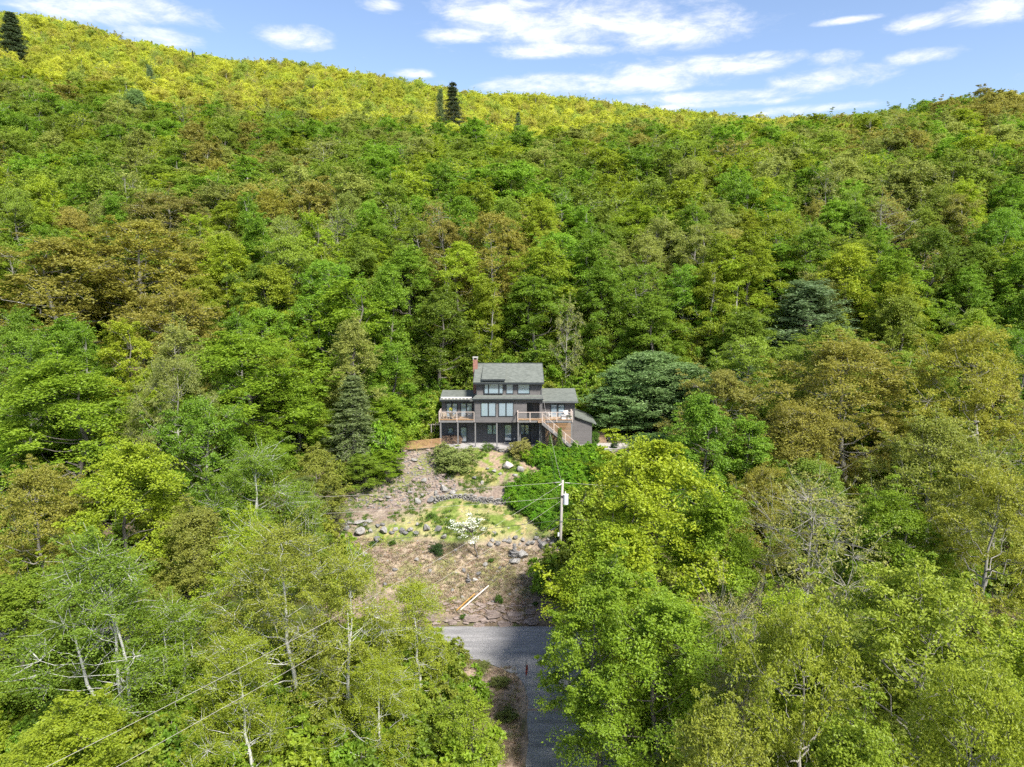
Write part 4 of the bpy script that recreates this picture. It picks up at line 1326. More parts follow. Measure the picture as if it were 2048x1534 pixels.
# ------------------------------------------------------------------ stone
M['stone'] = rough_mat('grey_stone', (0.235, 0.22, 0.20), 0.9, 0.4, 2.5, 0.7, 9, color2=(0.36, 0.34, 0.31))
M['stone_dark'] = rough_mat('dark_stone', (0.135, 0.13, 0.125), 0.9, 0.4, 3.0, 0.7, 9, color2=(0.22, 0.21, 0.2))
M['stone_red'] = rough_mat('reddish_ledge', (0.22, 0.165, 0.14), 0.9, 0.35, 1.6, 0.9, 5, color2=(0.31, 0.25, 0.215))
M['stone_pale'] = rough_mat('pale_slab', (0.36, 0.33, 0.29), 0.9, 0.25, 2.0, 0.5, 9)


def ico(sub=2):
    import bmesh
    bm = bmesh.new(); bmesh.ops.create_icosphere(bm, subdivisions=sub, radius=1.0)
    v = np.array([x.co[:] for x in bm.verts]); f = [tuple(q.index for q in x.verts) for x in bm.faces]
    bm.free(); return v, f


ICO2, ICO2F = ico(2)
ICO1, ICO1F = ico(1)
ICO3, ICO3F = ico(3)


def rock_verts(seed, base=None, cuts=9, rough=0.05, d0=0.55, d1=0.85):
    rng = np.random.default_rng(seed)
    v = (ICO2 if base is None else base).copy()
    for _ in range(cuts):
        n = unit(rng.normal(size=3)); d = rng.uniform(d0, d1)
        s = v @ n
        v -= n * np.maximum(s - d, 0)[:, None]
    v *= 1 + rng.normal(size=(len(v), 1)) * rough
    return v


ROCK_MESH = {}


def rock_mesh(k, mat):
    key = (k, mat)
    if key not in ROCK_MESH:
        v = rock_verts(900 + k, ICO3 if k < 4 else None, 17, 0.012, 0.42, 0.82)
        m = bpy.data.meshes.new('boulder'); m.from_pydata([tuple(p) for p in v], [], ICO3F if k < 4 else ICO2F); m.materials.append(M[mat]); m.update()
        ROCK_MESH[key] = m
    return ROCK_MESH[key]


LEDGE_MESH = []


def ledge_mesh(k):
    """angular bedded slab: a broken box in two or three beds"""
    while len(LEDGE_MESH) <= k:
        r = random.Random(len(LEDGE_MESH) + 60)
        m = MB(); z = -1.0
        n = r.randint(2, 4)
        for i in range(n):
            z1 = z + 2.0 / n
            pts = []
            for q in range(9):
                a = 6.283 * q / 9 + r.uniform(-.25, .25)
                e = 1 / max(abs(math.cos(a)), abs(math.sin(a))) ** 0.8 * r.uniform(0.72, 1.0) * (1 - 0.08 * i)
                pts.append((math.cos(a) * e * 0.85, math.sin(a) * e * 0.85 + 0.12 * i))
            lo = [(x, y, z + 0.05 / n) for x, y in pts]; hi = [(x * r.uniform(.94, 1), y * r.uniform(.94, 1), z1 + r.uniform(-.12, .12) / n) for x, y in pts]
            m.add(lo + hi, [tuple(range(8, -1, -1)), tuple(range(9, 18))] + [(q, (q + 1) % 9, (q + 1) % 9 + 9, q + 9) for q in range(9)])
            z = z1
        LEDGE_MESH.append(m.mesh('ledge', M['stone_red']))
    return LEDGE_MESH[k]


def boulder(px, py, wpx, hpx, label, group, mat='stone', flat=None, name='boulder', tilt=0.0):
    p = on_ground(px, py + hpx * 0.3)
    _, _, dep = project(*p)
    s = wpx / FPX * dep / 2; h = hpx / FPX * dep / 2
    ledge = name in ('rock_ledge', 'rock_slab')
    o = link(name, ledge_mesh(random.randrange(7)) if ledge else rock_mesh(random.randrange(8), mat))
    o.scale = (s * 1.12, s * random.uniform(0.8, 1.1), h * 1.25)
    o.rotation_euler = (random.uniform(-.15, .15) + tilt, random.uniform(-.15, .15), random.uniform(0, 6.28) if wpx < hpx * 1.6 else random.uniform(-.4, .4))
    o.location = p + Vector((0, 0, h * 0.55))
    if ledge: o.rotation_euler = (random.uniform(-.1, .1), random.uniform(-.08, .08), random.uniform(-.25, .25)); o.scale[0] = s * 0.78; o.scale[2] = h * 0.62; o.scale[1] = s * random.uniform(0.45, 0.7); o.location.z -= h * 0.2
    return tag(o, label, 'rock', group)


def build_boulders():
    lab = 'grey boulder in the row edging the lower terrace towards the chimney side'; g = 'boulders edging the lower terrace, chimney side'
    for a in ((720, 1064, 27, 19), (766, 1061, 21, 15), (803, 1060, 17, 13), (811, 1067, 13, 10), (822, 1058, 15, 13), (854, 1057, 20, 15), (875, 1057, 18, 12),
              (836, 1049, 11, 7), (757, 1051, 13, 9), (766, 1049, 14, 8), (742, 1062, 12, 10), (790, 1058, 14, 9), (694, 1055, 16, 12), (784, 1066, 16, 8), (832, 1067, 14, 7)):
        boulder(*a, lab, g, random.choice(('stone', 'stone', 'stone_dark')))
    lab = 'thin tilted rock slab piled beyond the end of the terrace boulders'; g = 'tilted slabs at the terrace end'
    for k in range(9):
        boulder(692 + k * 6 + random.uniform(-3, 3), 1046 + random.uniform(-4, 4), random.uniform(14, 22), random.uniform(4, 6), lab, g, random.choice(('stone', 'stone_dark')))
    lab = 'grey boulder in the row between the dogwood and the utility pole'; g = 'boulders by the utility pole'
    for a in ((981, 1090, 15, 12), (997, 1087, 16, 14), (1018, 1081, 16, 11), (1031, 1076, 13, 9), (1057, 1086, 14, 9), (1073, 1077, 13, 9), (1087, 1090, 19, 17), (1103, 1087, 17, 13),
              (1114, 1093, 12, 11), (1008, 1082, 10, 8), (1045, 1080, 12, 8), (1066, 1087, 12, 9), (985, 1081, 10, 8), (1079, 1083, 10, 7), (1040, 1087, 10, 7), (1096, 1079, 10, 6)):
        boulder(*a, lab, g, random.choice(('stone', 'stone', 'stone_dark')))
    boulder(1047, 1109, 30, 16, 'larger flat grey slab beside the tall cairn below the boulder row', None, 'stone')
    boulder(1027, 1123, 28, 13, 'long flat grey slab sloping downhill below the tall cairn', None, 'stone')
    boulder(970, 1130, 13, 11, 'single rounded grey boulder just below the dogwood trunk', None, 'stone')
    boulder(950, 1160, 12, 9, 'rounded pale grey stone beside the short cairn', None, 'stone_pale')
    boulder(889, 979, 24, 17, 'angular grey boulder on the rubble slope above the dry-stone wall', None, 'stone')
    boulder(835, 1004, 19, 14, 'pale grey boulder where the rubble meets the dry-stone wall', None, 'stone')
    boulder(861, 1002, 20, 12, 'brown-grey boulder closing the end of the dry-stone wall', None, 'stone_dark')
    boulder(1016, 931, 31, 14, 'large pale flat rock set in the green bank below the house', None, 'stone_pale')
    boulder(1042, 939, 20, 14, 'tilted grey rock beside the large pale flat rock', None, 'stone')
    lab = 'small grey rock on the bank under the large pale flat rock'; g = 'small rocks on the bank'
    for a in ((989, 942, 12, 9), (1029, 950, 13, 8), (1000, 949, 9, 7), (975, 938, 8, 6), (1044, 955, 14, 6)):
        boulder(*a, lab, g, 'stone')
    boulder(965, 965, 9, 9, 'small pale round stone on the bank between the shrubs and the wall', None, 'stone_pale')
    boulder(889, 1073, 15, 11, 'grey rock alone on the grass between boulder row and dogwood', None, 'stone')
    boulder(755, 1079, 22, 11, 'low dark flat boulder on straw grass below the terrace boulders', None, 'stone_dark')
    boulder(730, 1109, 19, 11, 'flat grey rock low on the straw slope near the birches', None, 'stone')
    lab = 'small grey rock scattered on the straw slope above the road'; g = 'small rocks on the straw slope'
    for a in ((704, 1093, 13, 9), (957, 1147, 13, 9), (928, 1142, 12, 10), (991, 1065, 9, 6), (912, 1100, 10, 6), (880, 1118, 10, 6), (860, 1140, 12, 8), (905, 1180, 11, 8), (1000, 1135, 11, 7),
              (832, 1120, 11, 8), (790, 1140, 13, 9), (1070, 1150, 9, 6), (1020, 1190, 9, 6), (985, 1205, 10, 6), (770, 1170, 12, 8), (925, 1195, 8, 6)):
        boulder(*a, lab, g, random.choice(('stone', 'stone_dark')))
    lab = 'angular brown-grey rock lying loose on the rubble slope by the slat fence'; g = 'rocks of the rubble slope'
    for a in ((842, 935, 13, 9), (829, 960, 12, 10), (846, 962, 16, 12), (815, 915, 14, 8), (828, 921, 16, 8), (868, 921, 18, 6), (808, 902, 16, 9), (872, 985, 14, 9), (760, 1000, 16, 8), (778, 996, 14, 7),
              (800, 985, 13, 7), (905, 985, 14, 8), (820, 985, 14, 7), (845, 990, 12, 8), (740, 1012, 15, 7), (790, 1010, 12, 7), (855, 900, 12, 7), (885, 950, 12, 8), (865, 945, 10, 7), (950, 955, 12, 8)):
        boulder(*a, lab, g, random.choice(('stone', 'stone_dark', 'stone_red', 'stone_red')))
    lab = 'reddish layered rock ledge in the cut bank beside the road'; g = 'rock ledges of the road cut'
    for a in ((940, 1236, 46, 13), (985, 1226, 60, 14), (1030, 1232, 62, 17), (1065, 1240, 46, 14), (1010, 1246, 60, 9), (960, 1249, 44, 8), (1095, 1228, 40, 14), (905, 1243, 34, 12),
              (1180, 1190, 50, 14), (1230, 1200, 60, 12), (1140, 1215, 50, 12), (860, 1235, 40, 12), (800, 1240, 46, 12), (1000, 1216, 44, 6), (1060, 1222, 40, 6)):
        boulder(*a, lab, g, 'stone_red', name='rock_ledge')
    for a in ((905, 1462, 92, 16), (930, 1487, 84, 14), (890, 1428, 50, 12), (865, 1480, 60, 16)):
        boulder(*a, 'broad grey rock slab in the verge under the birches across the road', 'rock slabs in the verge', 'stone_red', name='rock_slab')


build_boulders()


def stones_join(name, items, mat, parent):
    """many small stones as one part: items are (centre, scale xyz, rz, seed)"""
    V, F, n = [], [], 0
    for c, s, rz, seed in items:
        v = rock_verts(seed % 40 + 300, ICO1, 6, 0.05) * np.array(s)
        R = np.array(((math.cos(rz), -math.sin(rz), 0), (math.sin(rz), math.cos(rz), 0), (0, 0, 1)))
        v = v @ R.T + np.array(c)
        V.append(v); F += [tuple(i + n for i in f) for f in ICO1F]; n += len(v)
    me = bpy.data.meshes.new(name); me.from_pydata([tuple(p) for p in np.concatenate(V)], [], F); me.materials.append(mat); me.update()
    o = link(name, me, parent)
    o['kind'] = 'stuff'
    return o


def stone_wall(pts, height, label, course=0.11, depth=0.4, mats=('stone_dark', 'stone')):
    """dry-stone wall along ground points"""
    pts = [Vector(p) for p in pts]
    o = empty('stone_wall', pts[0], 0, label, 'stone wall')
    base = pts[0]
    items = {m: [] for m in mats}
    caps = []
    for a, b in zip(pts[:-1], pts[1:]):
        L_ = (b - a).length; d = (b - a).normalized(); rz = math.atan2(d.y, d.x)
        nz = int(height / course)
        for r in range(nz):
            x = -0.1 + random.uniform(0, 0.15)
            while x < L_:
                w = random.uniform(0.16, 0.42)
                p = a + d * (x + w / 2)
                p.z = min(gz(p.x, p.y - 0.3), p.z) + course * (r + 0.4)
                items[random.choice(mats)].append((p - base, (w * 0.56, depth * random.uniform(0.5, 0.66), course * 0.62), rz + random.uniform(-.1, .1), random.randrange(999)))
                x += w
        x = 0
        while x < L_:
            w = random.uniform(0.45, 0.75)
            p = a + d * (x + w / 2); p.z = min(gz(p.x, p.y - 0.3), p.z) + course * nz + 0.03
            caps.append((p - base, w, rz)); x += w + 0.02
    for m in mats:
        if items[m]:
            stones_join('course_stones', items[m], M[m], o)
    for c, w, rz in caps:
        k = link('cap_stone', rock_mesh(random.randrange(4, 8), 'stone'), o)
        k.location = c; k.scale = (w * 0.58, depth * 0.62, 0.06); k.rotation_euler = (0, 0, rz + random.uniform(-.08, .08))
    return o


def build_walls():
    y0 = 71.75
    a = on_ground(868, 1006); b = on_ground(1024, 1005)
    stone_wall([(a.x, y0, gz(a.x, y0)), (a.x * 0.5 + b.x * 0.5, y0 + 0.05, gz((a.x + b.x) / 2, y0)), (b.x, y0, gz(b.x, y0))], 0.85, 'long low dry-stone retaining wall across the middle of the bank')
    pts = []
    for px, py in ((985, 899), (1000, 904), (1018, 904), (1034, 899)):
        p = on_ground(px, py); pts.append(p)
    stone_wall(pts, 0.5, 'short curved dry-stone wall between the shrubs in front of the house')
    z = 10.0
    p0, p1 = at(1215, 882, 84.6), at(1290, 881, 84.9)
    stone_wall([(p0.x, 84.6, gz(p0.x, 84.6)), (p1.x, 84.9, gz(p1.x, 84.9))], 0.62, 'pale dry-stone wall beside the gravel path past the lean-to', mats=('stone', 'stone_pale'))
    p0, p1 = at(1165, 892, 79.6), at(1255, 894, 79.4)
    stone_wall([(p0.x, 79.3, gz(p0.x, 79.3) - 0.1), (p1.x, 79.2, gz(p1.x, 79.2) - 0.1)], 0.35, 'low edging wall below the gravel path at the foot of the stair', mats=('stone', 'stone_red'))
    # cairns: every stone a part
    for px, py, n, w0, label in ((1029, 1112, 12, 0.62, 'tall slim cairn of stacked flat stones on a wide base'), (936, 1165, 8, 0.36, 'short dark cairn of stacked stones on the straw slope')):
        p = on_ground(px, py)
        o = empty('cairn', p, 0, label, 'cairn')
        z = -0.05
        for k in range(n):
            wide = w0 * (1.0 if k < n * 0.45 else 0.42) * random.uniform(0.85, 1.1)
            th = 0.055 if k < n * 0.45 else 0.085
            s = link('stone', rock_mesh(random.randrange(4, 8), 'stone_dark' if k % 2 else 'stone'), o)
            s.scale = (wide, wide * 0.8, th); s.location = (random.uniform(-.03, .03), random.uniform(-.03, .03), z + th); s.rotation_euler = (0, 0, random.uniform(0, 6.28))
            z += th * 1.45
    # loose rubble below the fence
    poly = [(803, 902), (862, 905), (905, 950), (915, 985), (860, 1000), (800, 1015), (690, 1022), (690, 1000), (760, 965)]
    items = {'stone_red': [], 'stone_dark': []}
    rng = random.Random(4)
    g = np.random.default_rng(4).uniform((680, 900), (920, 1025), (5000, 2))
    g = g[in_poly(g[:, 0], g[:, 1], poly)][:1500]
    for p in on_ground_many(g[:, 0], g[:, 1]):
        p = Vector(p); s = rng.choice((0.05, 0.07, 0.09, 0.12, 0.17))
        items[rng.choice(('stone_red', 'stone_red', 'stone_dark'))].append((p + Vector((0, 0, s * 0.2)), (s * rng.uniform(0.8, 1.5), s, s * rng.uniform(0.35, 0.8)), rng.uniform(0, 6.28), rng.randrange(999)))
    for m in items:
        stones_join('rubble', items[m], M[m], None)
    tag(bpy.data.objects['rubble'], 'loose brown-grey rubble strewn down the bank below the slat fence', 'rubble')
    if 'rubble.001' in bpy.data.objects:
        tag(bpy.data.objects['rubble.001'], 'loose dark grey rubble strewn down the bank below the slat fence', 'rubble')
    g = np.random.default_rng(9).uniform((860, 1205), (1260, 1253), (420, 2))
    items = []
    for p in on_ground_many(g[:, 0], g[:, 1]):
        if p[1] < 57.3: continue
        s = rng.choice((0.07, 0.1, 0.14, 0.2, 0.3))
        items.append((Vector(p) + Vector((0, 0, s * 0.1)), (s * rng.uniform(1.0, 2.0), s, s * rng.uniform(0.25, 0.5)), rng.uniform(-.5, .5), rng.randrange(999)))
    tag(stones_join('rubble', items, M['stone_red'], None), 'broken reddish stone along the foot of the road cut', 'rubble')
    # chips everywhere on the slope
    items = []
    g = np.random.default_rng(6).uniform((680, 1020), (1130, 1250), (900, 2))
    g = g[in_poly(g[:, 0], g[:, 1])]
    for p in on_ground_many(g[:, 0], g[:, 1]):
        if True:
            p = Vector(p); s = rng.choice((0.03, 0.04, 0.05, 0.07, 0.1))
            items.append((p + Vector((0, 0, s * 0.2)), (s * 1.3, s, s * 0.6), rng.uniform(0, 6.28), rng.randrange(999)))
    o = stones_join('pebbles', items, M['stone'], None)
    tag(o, 'small grey stones scattered over the straw-coloured slope', 'pebbles')


build_walls()


# ------------------------------------------------------------------ yard objects
def build_yard():
    # gravel path beside the lean-to
    M['gravel'] = rough_mat('pale_gravel', (0.36, 0.33, 0.30), 0.95, 0.25, 6, 0.5, 40)
    a = at(1186, 885, 82).x
    L_ = [(a + t * 1.2, 80.3 + 0.05 * t) for t in range(12)]; R_ = [(a + t * 1.2, 83.6 - 0.06 * t) for t in range(12)]
    sheet('path', L_, R_, M['gravel'], 0.05, 3)
    # timber steps up behind the lean-to
    o = empty('garden_steps', (a + 1.35, 83.9, 10.1), 0, 'short flight of brown timber steps between lean-to and stone wall', 'steps')
    for k in range(6):
        b = MB(); b.box(-0.55, 0.55, k * 0.34, k * 0.34 + 0.16, k * 0.17 - 0.05, k * 0.17 + 0.16); b.build('timber', M['deckwood'], o)
        b = MB(); b.box(-0.55, 0.55, k * 0.34 + 0.163, k * 0.34 + 0.338, k * 0.17 - 0.05, k * 0.17 + 0.145); b.build('tread_fill', M['stone_red'], o)
    # slat fence running down from the house corner
    p0, p1 = at(882, 893, 80.6), at(809, 897, 79.0)
    z1 = at(882, 877, 80.6).z; z0 = at(809, 884, 79.0).z
    f = empty('slat_fence', (p0.x, 80.6, p0.z), 0, 'golden cedar horizontal slat fence running out from the house corner', 'fence')
    A = Vector((0, 0, 0)); B = Vector((p1.x - p0.x, -1.6, p1.z - p0.z - 0.1))
    for t in (0.0, 0.33, 0.67, 1.0):
        q = A + (B - A) * t
        g = gz(q.x + p0.x, q.y + 80.6) - p0.z
        b = MB(); b.box(q.x - 0.045, q.x + 0.045, q.y + 0.03, q.y + 0.12, min(g - 0.3, q.z - 0.2), q.z + 0.94); b.build('post', M['deckwood'], f)
    for k in range(7):
        zz = 0.06 + k * 0.148
        b = MB(); b.bar(A + Vector((0, 0, zz)), B + Vector((0, 0, zz * 0.92)), 0.028, 0.085); b.build('slat', M['cedar'], f)
    # trellis arch behind the fence
    p = at(863, 878, 83.2); q = at(863, 850, 83.2); e0 = at(857, 850, 83.2); e1 = at(881, 850, 83.2)
    t = empty('garden_arbor', (p.x, 83.2, gz(p.x, 83.2)), 0, 'weathered wooden arbor behind the slat fence beside the house', 'arbor')
    zb = gz(p.x, 83.2); hh = q.z - zb
    M['weathered'] = rough_mat('weathered_wood', (0.36, 0.31, 0.27), 0.85, 0.2, 3, 0.2, 20)
    for xx in (0, 1.05):
        for yy in (0, 0.9):
            b = MB(); b.box(xx - 0.045, xx + 0.045, yy - 0.045, yy + 0.045, -0.3, hh - 0.002); b.build('post', M['weathered'], t)
    for yy in (0, 0.9):
        b = MB(); b.box(-0.4, 1.2, yy - 0.025, yy + 0.025, hh, hh + 0.12); b.build('beam', M['weathered'], t)
    for k in range(6):
        b = MB(); b.box(-0.35 + k * 0.28, -0.31 + k * 0.28, -0.15, 1.05, hh + 0.122, hh + 0.19); b.build('rafter', M['weathered'], t)
    # firewood under the deck
    p = wp(410, 800, 82.6); q = wp(570, 800, 82.6)
    w = empty('firewood_stack', (p.x, 82.6, HS['GZ'] + 0.22), 0, 'stack of split firewood under the awning deck', 'firewood')
    V, F, n = [], [], 0
    M['log_end'] = rough_mat('split_log', (0.16, 0.105, 0.07), 0.9, 0.5, 9, 0.2, 20)
    M['log_bark'] = rough_mat('log_bark', (0.06, 0.045, 0.035), 0.95, 0.4, 9, 0.2, 20)
    rng = random.Random(8)
    ends, bark = MB(), MB()
    x = 0.05
    W = q.x - p.x
    for row in range(8):
        x = rng.uniform(0.0, 0.1)
        while x < W - 0.05:
            r = rng.uniform(0.055, 0.085)
            zc = 0.07 + row * 0.125
            y = rng.uniform(-.04, .04)
            (ends if rng.random() < 0.7 else bark).tube([(x, y, zc), (x, y + 0.45, zc)], [r, r], 6)
            x += r * 2 * rng.uniform(0.98, 1.1)
    tag(ends.build('split_logs', M['log_end'], w), kind='stuff'); tag(bark.build('bark_logs', M['log_bark'], w), kind='stuff')

    # stop sign at the side road, seen edge-on
    p = on_ground(1052, 1408, 36, 60)
    top = at(1050, 1320, p.y).z
    M['sign_red'] = rough_mat('sign_red', (0.38, 0.05, 0.035), 0.45, 0.15)
    M['galv'] = rough_mat('galvanised_steel', (0.27, 0.28, 0.29), 0.5, 0.2, 5, 0, 1, metallic=0.6)
    s = empty('road_sign', p, 0, 'red octagonal road sign on a steel post, seen nearly edge-on beside the side road', 'sign')
    h = top - p.z
    b = MB(); b.box(-0.035, 0.035, -0.025, 0.025, -0.4, h); b.build('post', M['galv'], s)
    zc = h - 0.75; r = 0.40; ang = math.radians(76)
    dx, dy = math.cos(ang), math.sin(ang); nx_, ny_ = -math.sin(ang), math.cos(ang)
    pts = [(math.cos(math.pi / 8 + k * math.pi / 4) * r, math.sin(math.pi / 8 + k * math.pi / 4) * r) for k in range(8)]
    b = MB(); b.add([(u * dx - nx_ * 0.04, u * dy - ny_ * 0.04, zc + v) for u, v in pts] + [(u * dx - nx_ * 0.048, u * dy - ny_ * 0.048, zc + v) for u, v in pts],
                    [tuple(range(8)), tuple(range(15, 7, -1))] + [(k, k + 8, (k + 1) % 8 + 8, (k + 1) % 8) for k in range(8)])
    b.build('sign_plate', M['sign_red'], s)


build_yard()


# ------------------------------------------------------------------ utility pole and lines
def build_pole():
    M['pole_wood'] = rough_mat('pole_wood', (0.33, 0.30, 0.27), 0.9, 0.3, 3, 0.3, 10, (4, 4, 0.3))
    M['tank'] = rough_mat('transformer_grey', (0.50, 0.52, 0.53), 0.45, 0.08)
    M['porcelain'] = rough_mat('porcelain', (0.55, 0.53, 0.50), 0.3, 0.1)
    M['wire_pale'] = rough_mat('aluminium_wire', (0.42, 0.38, 0.34), 0.5, 0.1)
    M['wire_dark'] = rough_mat('black_cable', (0.03, 0.03, 0.03), 0.6, 0.1)
    M['guard_white'] = rough_mat('white_guard', (0.66, 0.60, 0.52), 0.5, 0.1)
    M['guard_orange'] = rough_mat('orange_guard', (0.60, 0.30, 0.05), 0.5, 0.1)
    YP = 62.5
    top = at(1125.5, 960, YP)
    bx = at(1118.5, 1148, YP).x
    bz = gz(bx, YP)
    base = Vector((bx, YP, bz))
    P = empty('utility_pole', base, 0, 'weathered wooden utility pole with a grey transformer on the slope above the road', 'utility pole')
    t = top - base
    b = MB(); b.tube([(0, 0, -0.6), t * 0.5, t], [0.155, 0.135, 0.105], 12); b.build('pole', M['pole_wood'], P, True)

    def on(py):
        z = at(1122, py, YP).z
        f = (z - base.z) / t.z
        return t * f
    # transformer
    c = on(1000); tx = c + Vector((0.34, -0.1, 0))
    zh = at(1122, 989, YP).z - base.z; zl = at(1122, 1008, YP).z - base.z
    b = MB(); b.tube([(tx.x, tx.y, zl), (tx.x, tx.y, zl + 0.04), (tx.x, tx.y, zh - 0.02), (tx.x, tx.y, zh)], [0.22, 0.24, 0.24, 0.23], 18)
    tr = b.build('transformer', M['tank'], P, False)
    b = MB(); b.tube([(tx.x, tx.y, zh + 0.002), (tx.x, tx.y, zh + 0.05), (tx.x, tx.y, zh + 0.09)], [0.26, 0.25, 0.12], 18); b.build('lid', M['tank'], tr)
    b = MB()
    for k in range(4):
        b.tube([(tx.x - 0.05, tx.y, zh + 0.09 + k * 0.06), (tx.x - 0.05, tx.y, zh + 0.14 + k * 0.06)], [0.055, 0.03], 8)
    b.build('bushing', M['porcelain'], tr)
    b = MB(); b.box(c.x + 0.09, tx.x - 0.2, tx.y - 0.04, tx.y + 0.04, zl + 0.2, zl + 0.28); b.box(c.x + 0.09, tx.x - 0.2, tx.y - 0.04, tx.y + 0.04, zh - 0.25, zh - 0.17); b.build('bracket', M['wire_dark'], tr)
    c = on(992); b = MB(); b.box(c.x - 0.16, c.x + 0.12, c.y - 0.2, c.y - 0.1, c.z - 0.06, c.z + 0.06); b.build('insulator_clamp', M['wire_dark'], P)
    c = on(1068); b = MB(); b.box(c.x - 0.28, c.x - 0.13, c.y - 0.2, c.y - 0.02, c.z - 0.16, c.z + 0.16); b.build('meter_box', M['tank'], P)
    c = on(1042); b = MB(); b.tube([c - Vector((0, 0, 0.06)), c + Vector((0, 0, 0.06))], [0.17, 0.17], 12); b.build('band', M['galv'], P)
    c = on(1050); b = MB(); b.tube([c + Vector((-0.95, -0.25, -0.42)), c + Vector((-0.55, -0.2, -0.25))], [0.075, 0.075], 8); b.build('splice_case', M['wire_dark'], P)

    def wire(a, b_, sag, r, mat, label, name='power_line', n=26, sides=6, ins=None):
        pts = []
        for k in range(n + 1):
            u = k / n
            p = a.lerp(b_, u); p.z -= 4 * sag * u * (1 - u); pts.append(p)
        o = empty(name, pts[0], 0, label, 'cable')
        m = MB(); m.tube([p - pts[0] for p in pts], [r] * (n + 1), sides); m.build('conductor', M[mat], o, True)
        if ins:
            m = MB(); d = (pts[1] - pts[0]).normalized()
            for k in range(5):
                q = d * (0.25 + k * 0.09); m.tube([q, q + d * 0.05], [0.055, 0.03], 8)
            m.build('insulator', M['porcelain'], o)
        return o
    w = lambda py: base + on(py)
    # along the road, towards the next pole on the chimney side
    wire(w(964), at(640, 1004, 60.5) + Vector((-24, -1, 0.3)), 0.5, 0.010, 'wire_pale', 'pale upper line from pole top running along the hillside', ins=True)
    wire(w(995), at(640, 1040, 60.5) + Vector((-24, -1, 0.3)), 0.5, 0.010, 'wire_pale', 'pale middle line from the transformer bracket running along the hillside')
    wire(w(1040), at(716, 1114, 61.0) + Vector((-24, 0, -0.6)), 0.35, 0.02, 'wire_dark', 'black communication cable running along the hillside past the dogwood', 'communication_cable')
    # across the road to a pole by the birches
    e = Vector((-20.5, 23.0, 9.2))
    wire(w(966), e + Vector((0, 0, 0.9)), 0.7, 0.008, 'wire_pale', 'pale line descending from pole top across the road towards the birches', ins=True, n=40)
    wire(w(1000), e + Vector((0.2, 0, -0.6)), 0.7, 0.008, 'wire_pale', 'pale line descending from the transformer across the road towards the birches', n=40)
    # the other way, into the maples
    wire(w(965), Vector((44, 58.5, w(965).z + 0.4)), 0.6, 0.010, 'wire_pale', 'pale upper line leaving the pole into the roadside maples', ins=True)
    wire(w(1037), Vector((44, 58.5, w(1037).z + 0.2)), 0.4, 0.02, 'wire_dark', 'black cable leaving the pole into the roadside maples', 'communication_cable')
    # service drop to the house corner
    wire(w(972), wp(1204, 440, 81.05), 0.45, 0.010, 'wire_pale', 'pale service line rising from pole to the house eave corner', 'service_line')
    wire(w(1036), wp(1209, 452, 81.05) + Vector((0, 0, -0.15)), 0.5, 0.012, 'wire_dark', 'thin black service cable rising from pole to the house eave corner', 'service_line')
    # guys with their guards
    anc = on_ground(912, 1228)
    for k, (py, dx, gm, r0, lab) in enumerate(((1046, 0.0, 'guard_white', 0.05, 'guy wire with long white guard anchored at the road cut'), (1030, -0.35, 'guard_orange', 0.035, 'guy wire with orange guard anchored at the road cut'))):
        a = w(py); b_ = anc + Vector((dx, -0.1 * k, -0.05))
        g = empty('guy_wire', b_, 0, lab, 'guy wire')
        m = MB(); m.tube([Vector((0, 0, 0)), a - b_], [0.016, 0.016], 6); m.build('wire', M['wire_dark'], g)
        d = (a - b_)
        m = MB(); m.tube([d * 0.04, d * (0.30 if k == 0 else 0.2)], [r0, r0], 8); m.build('guard', M[gm], g)


build_pole()

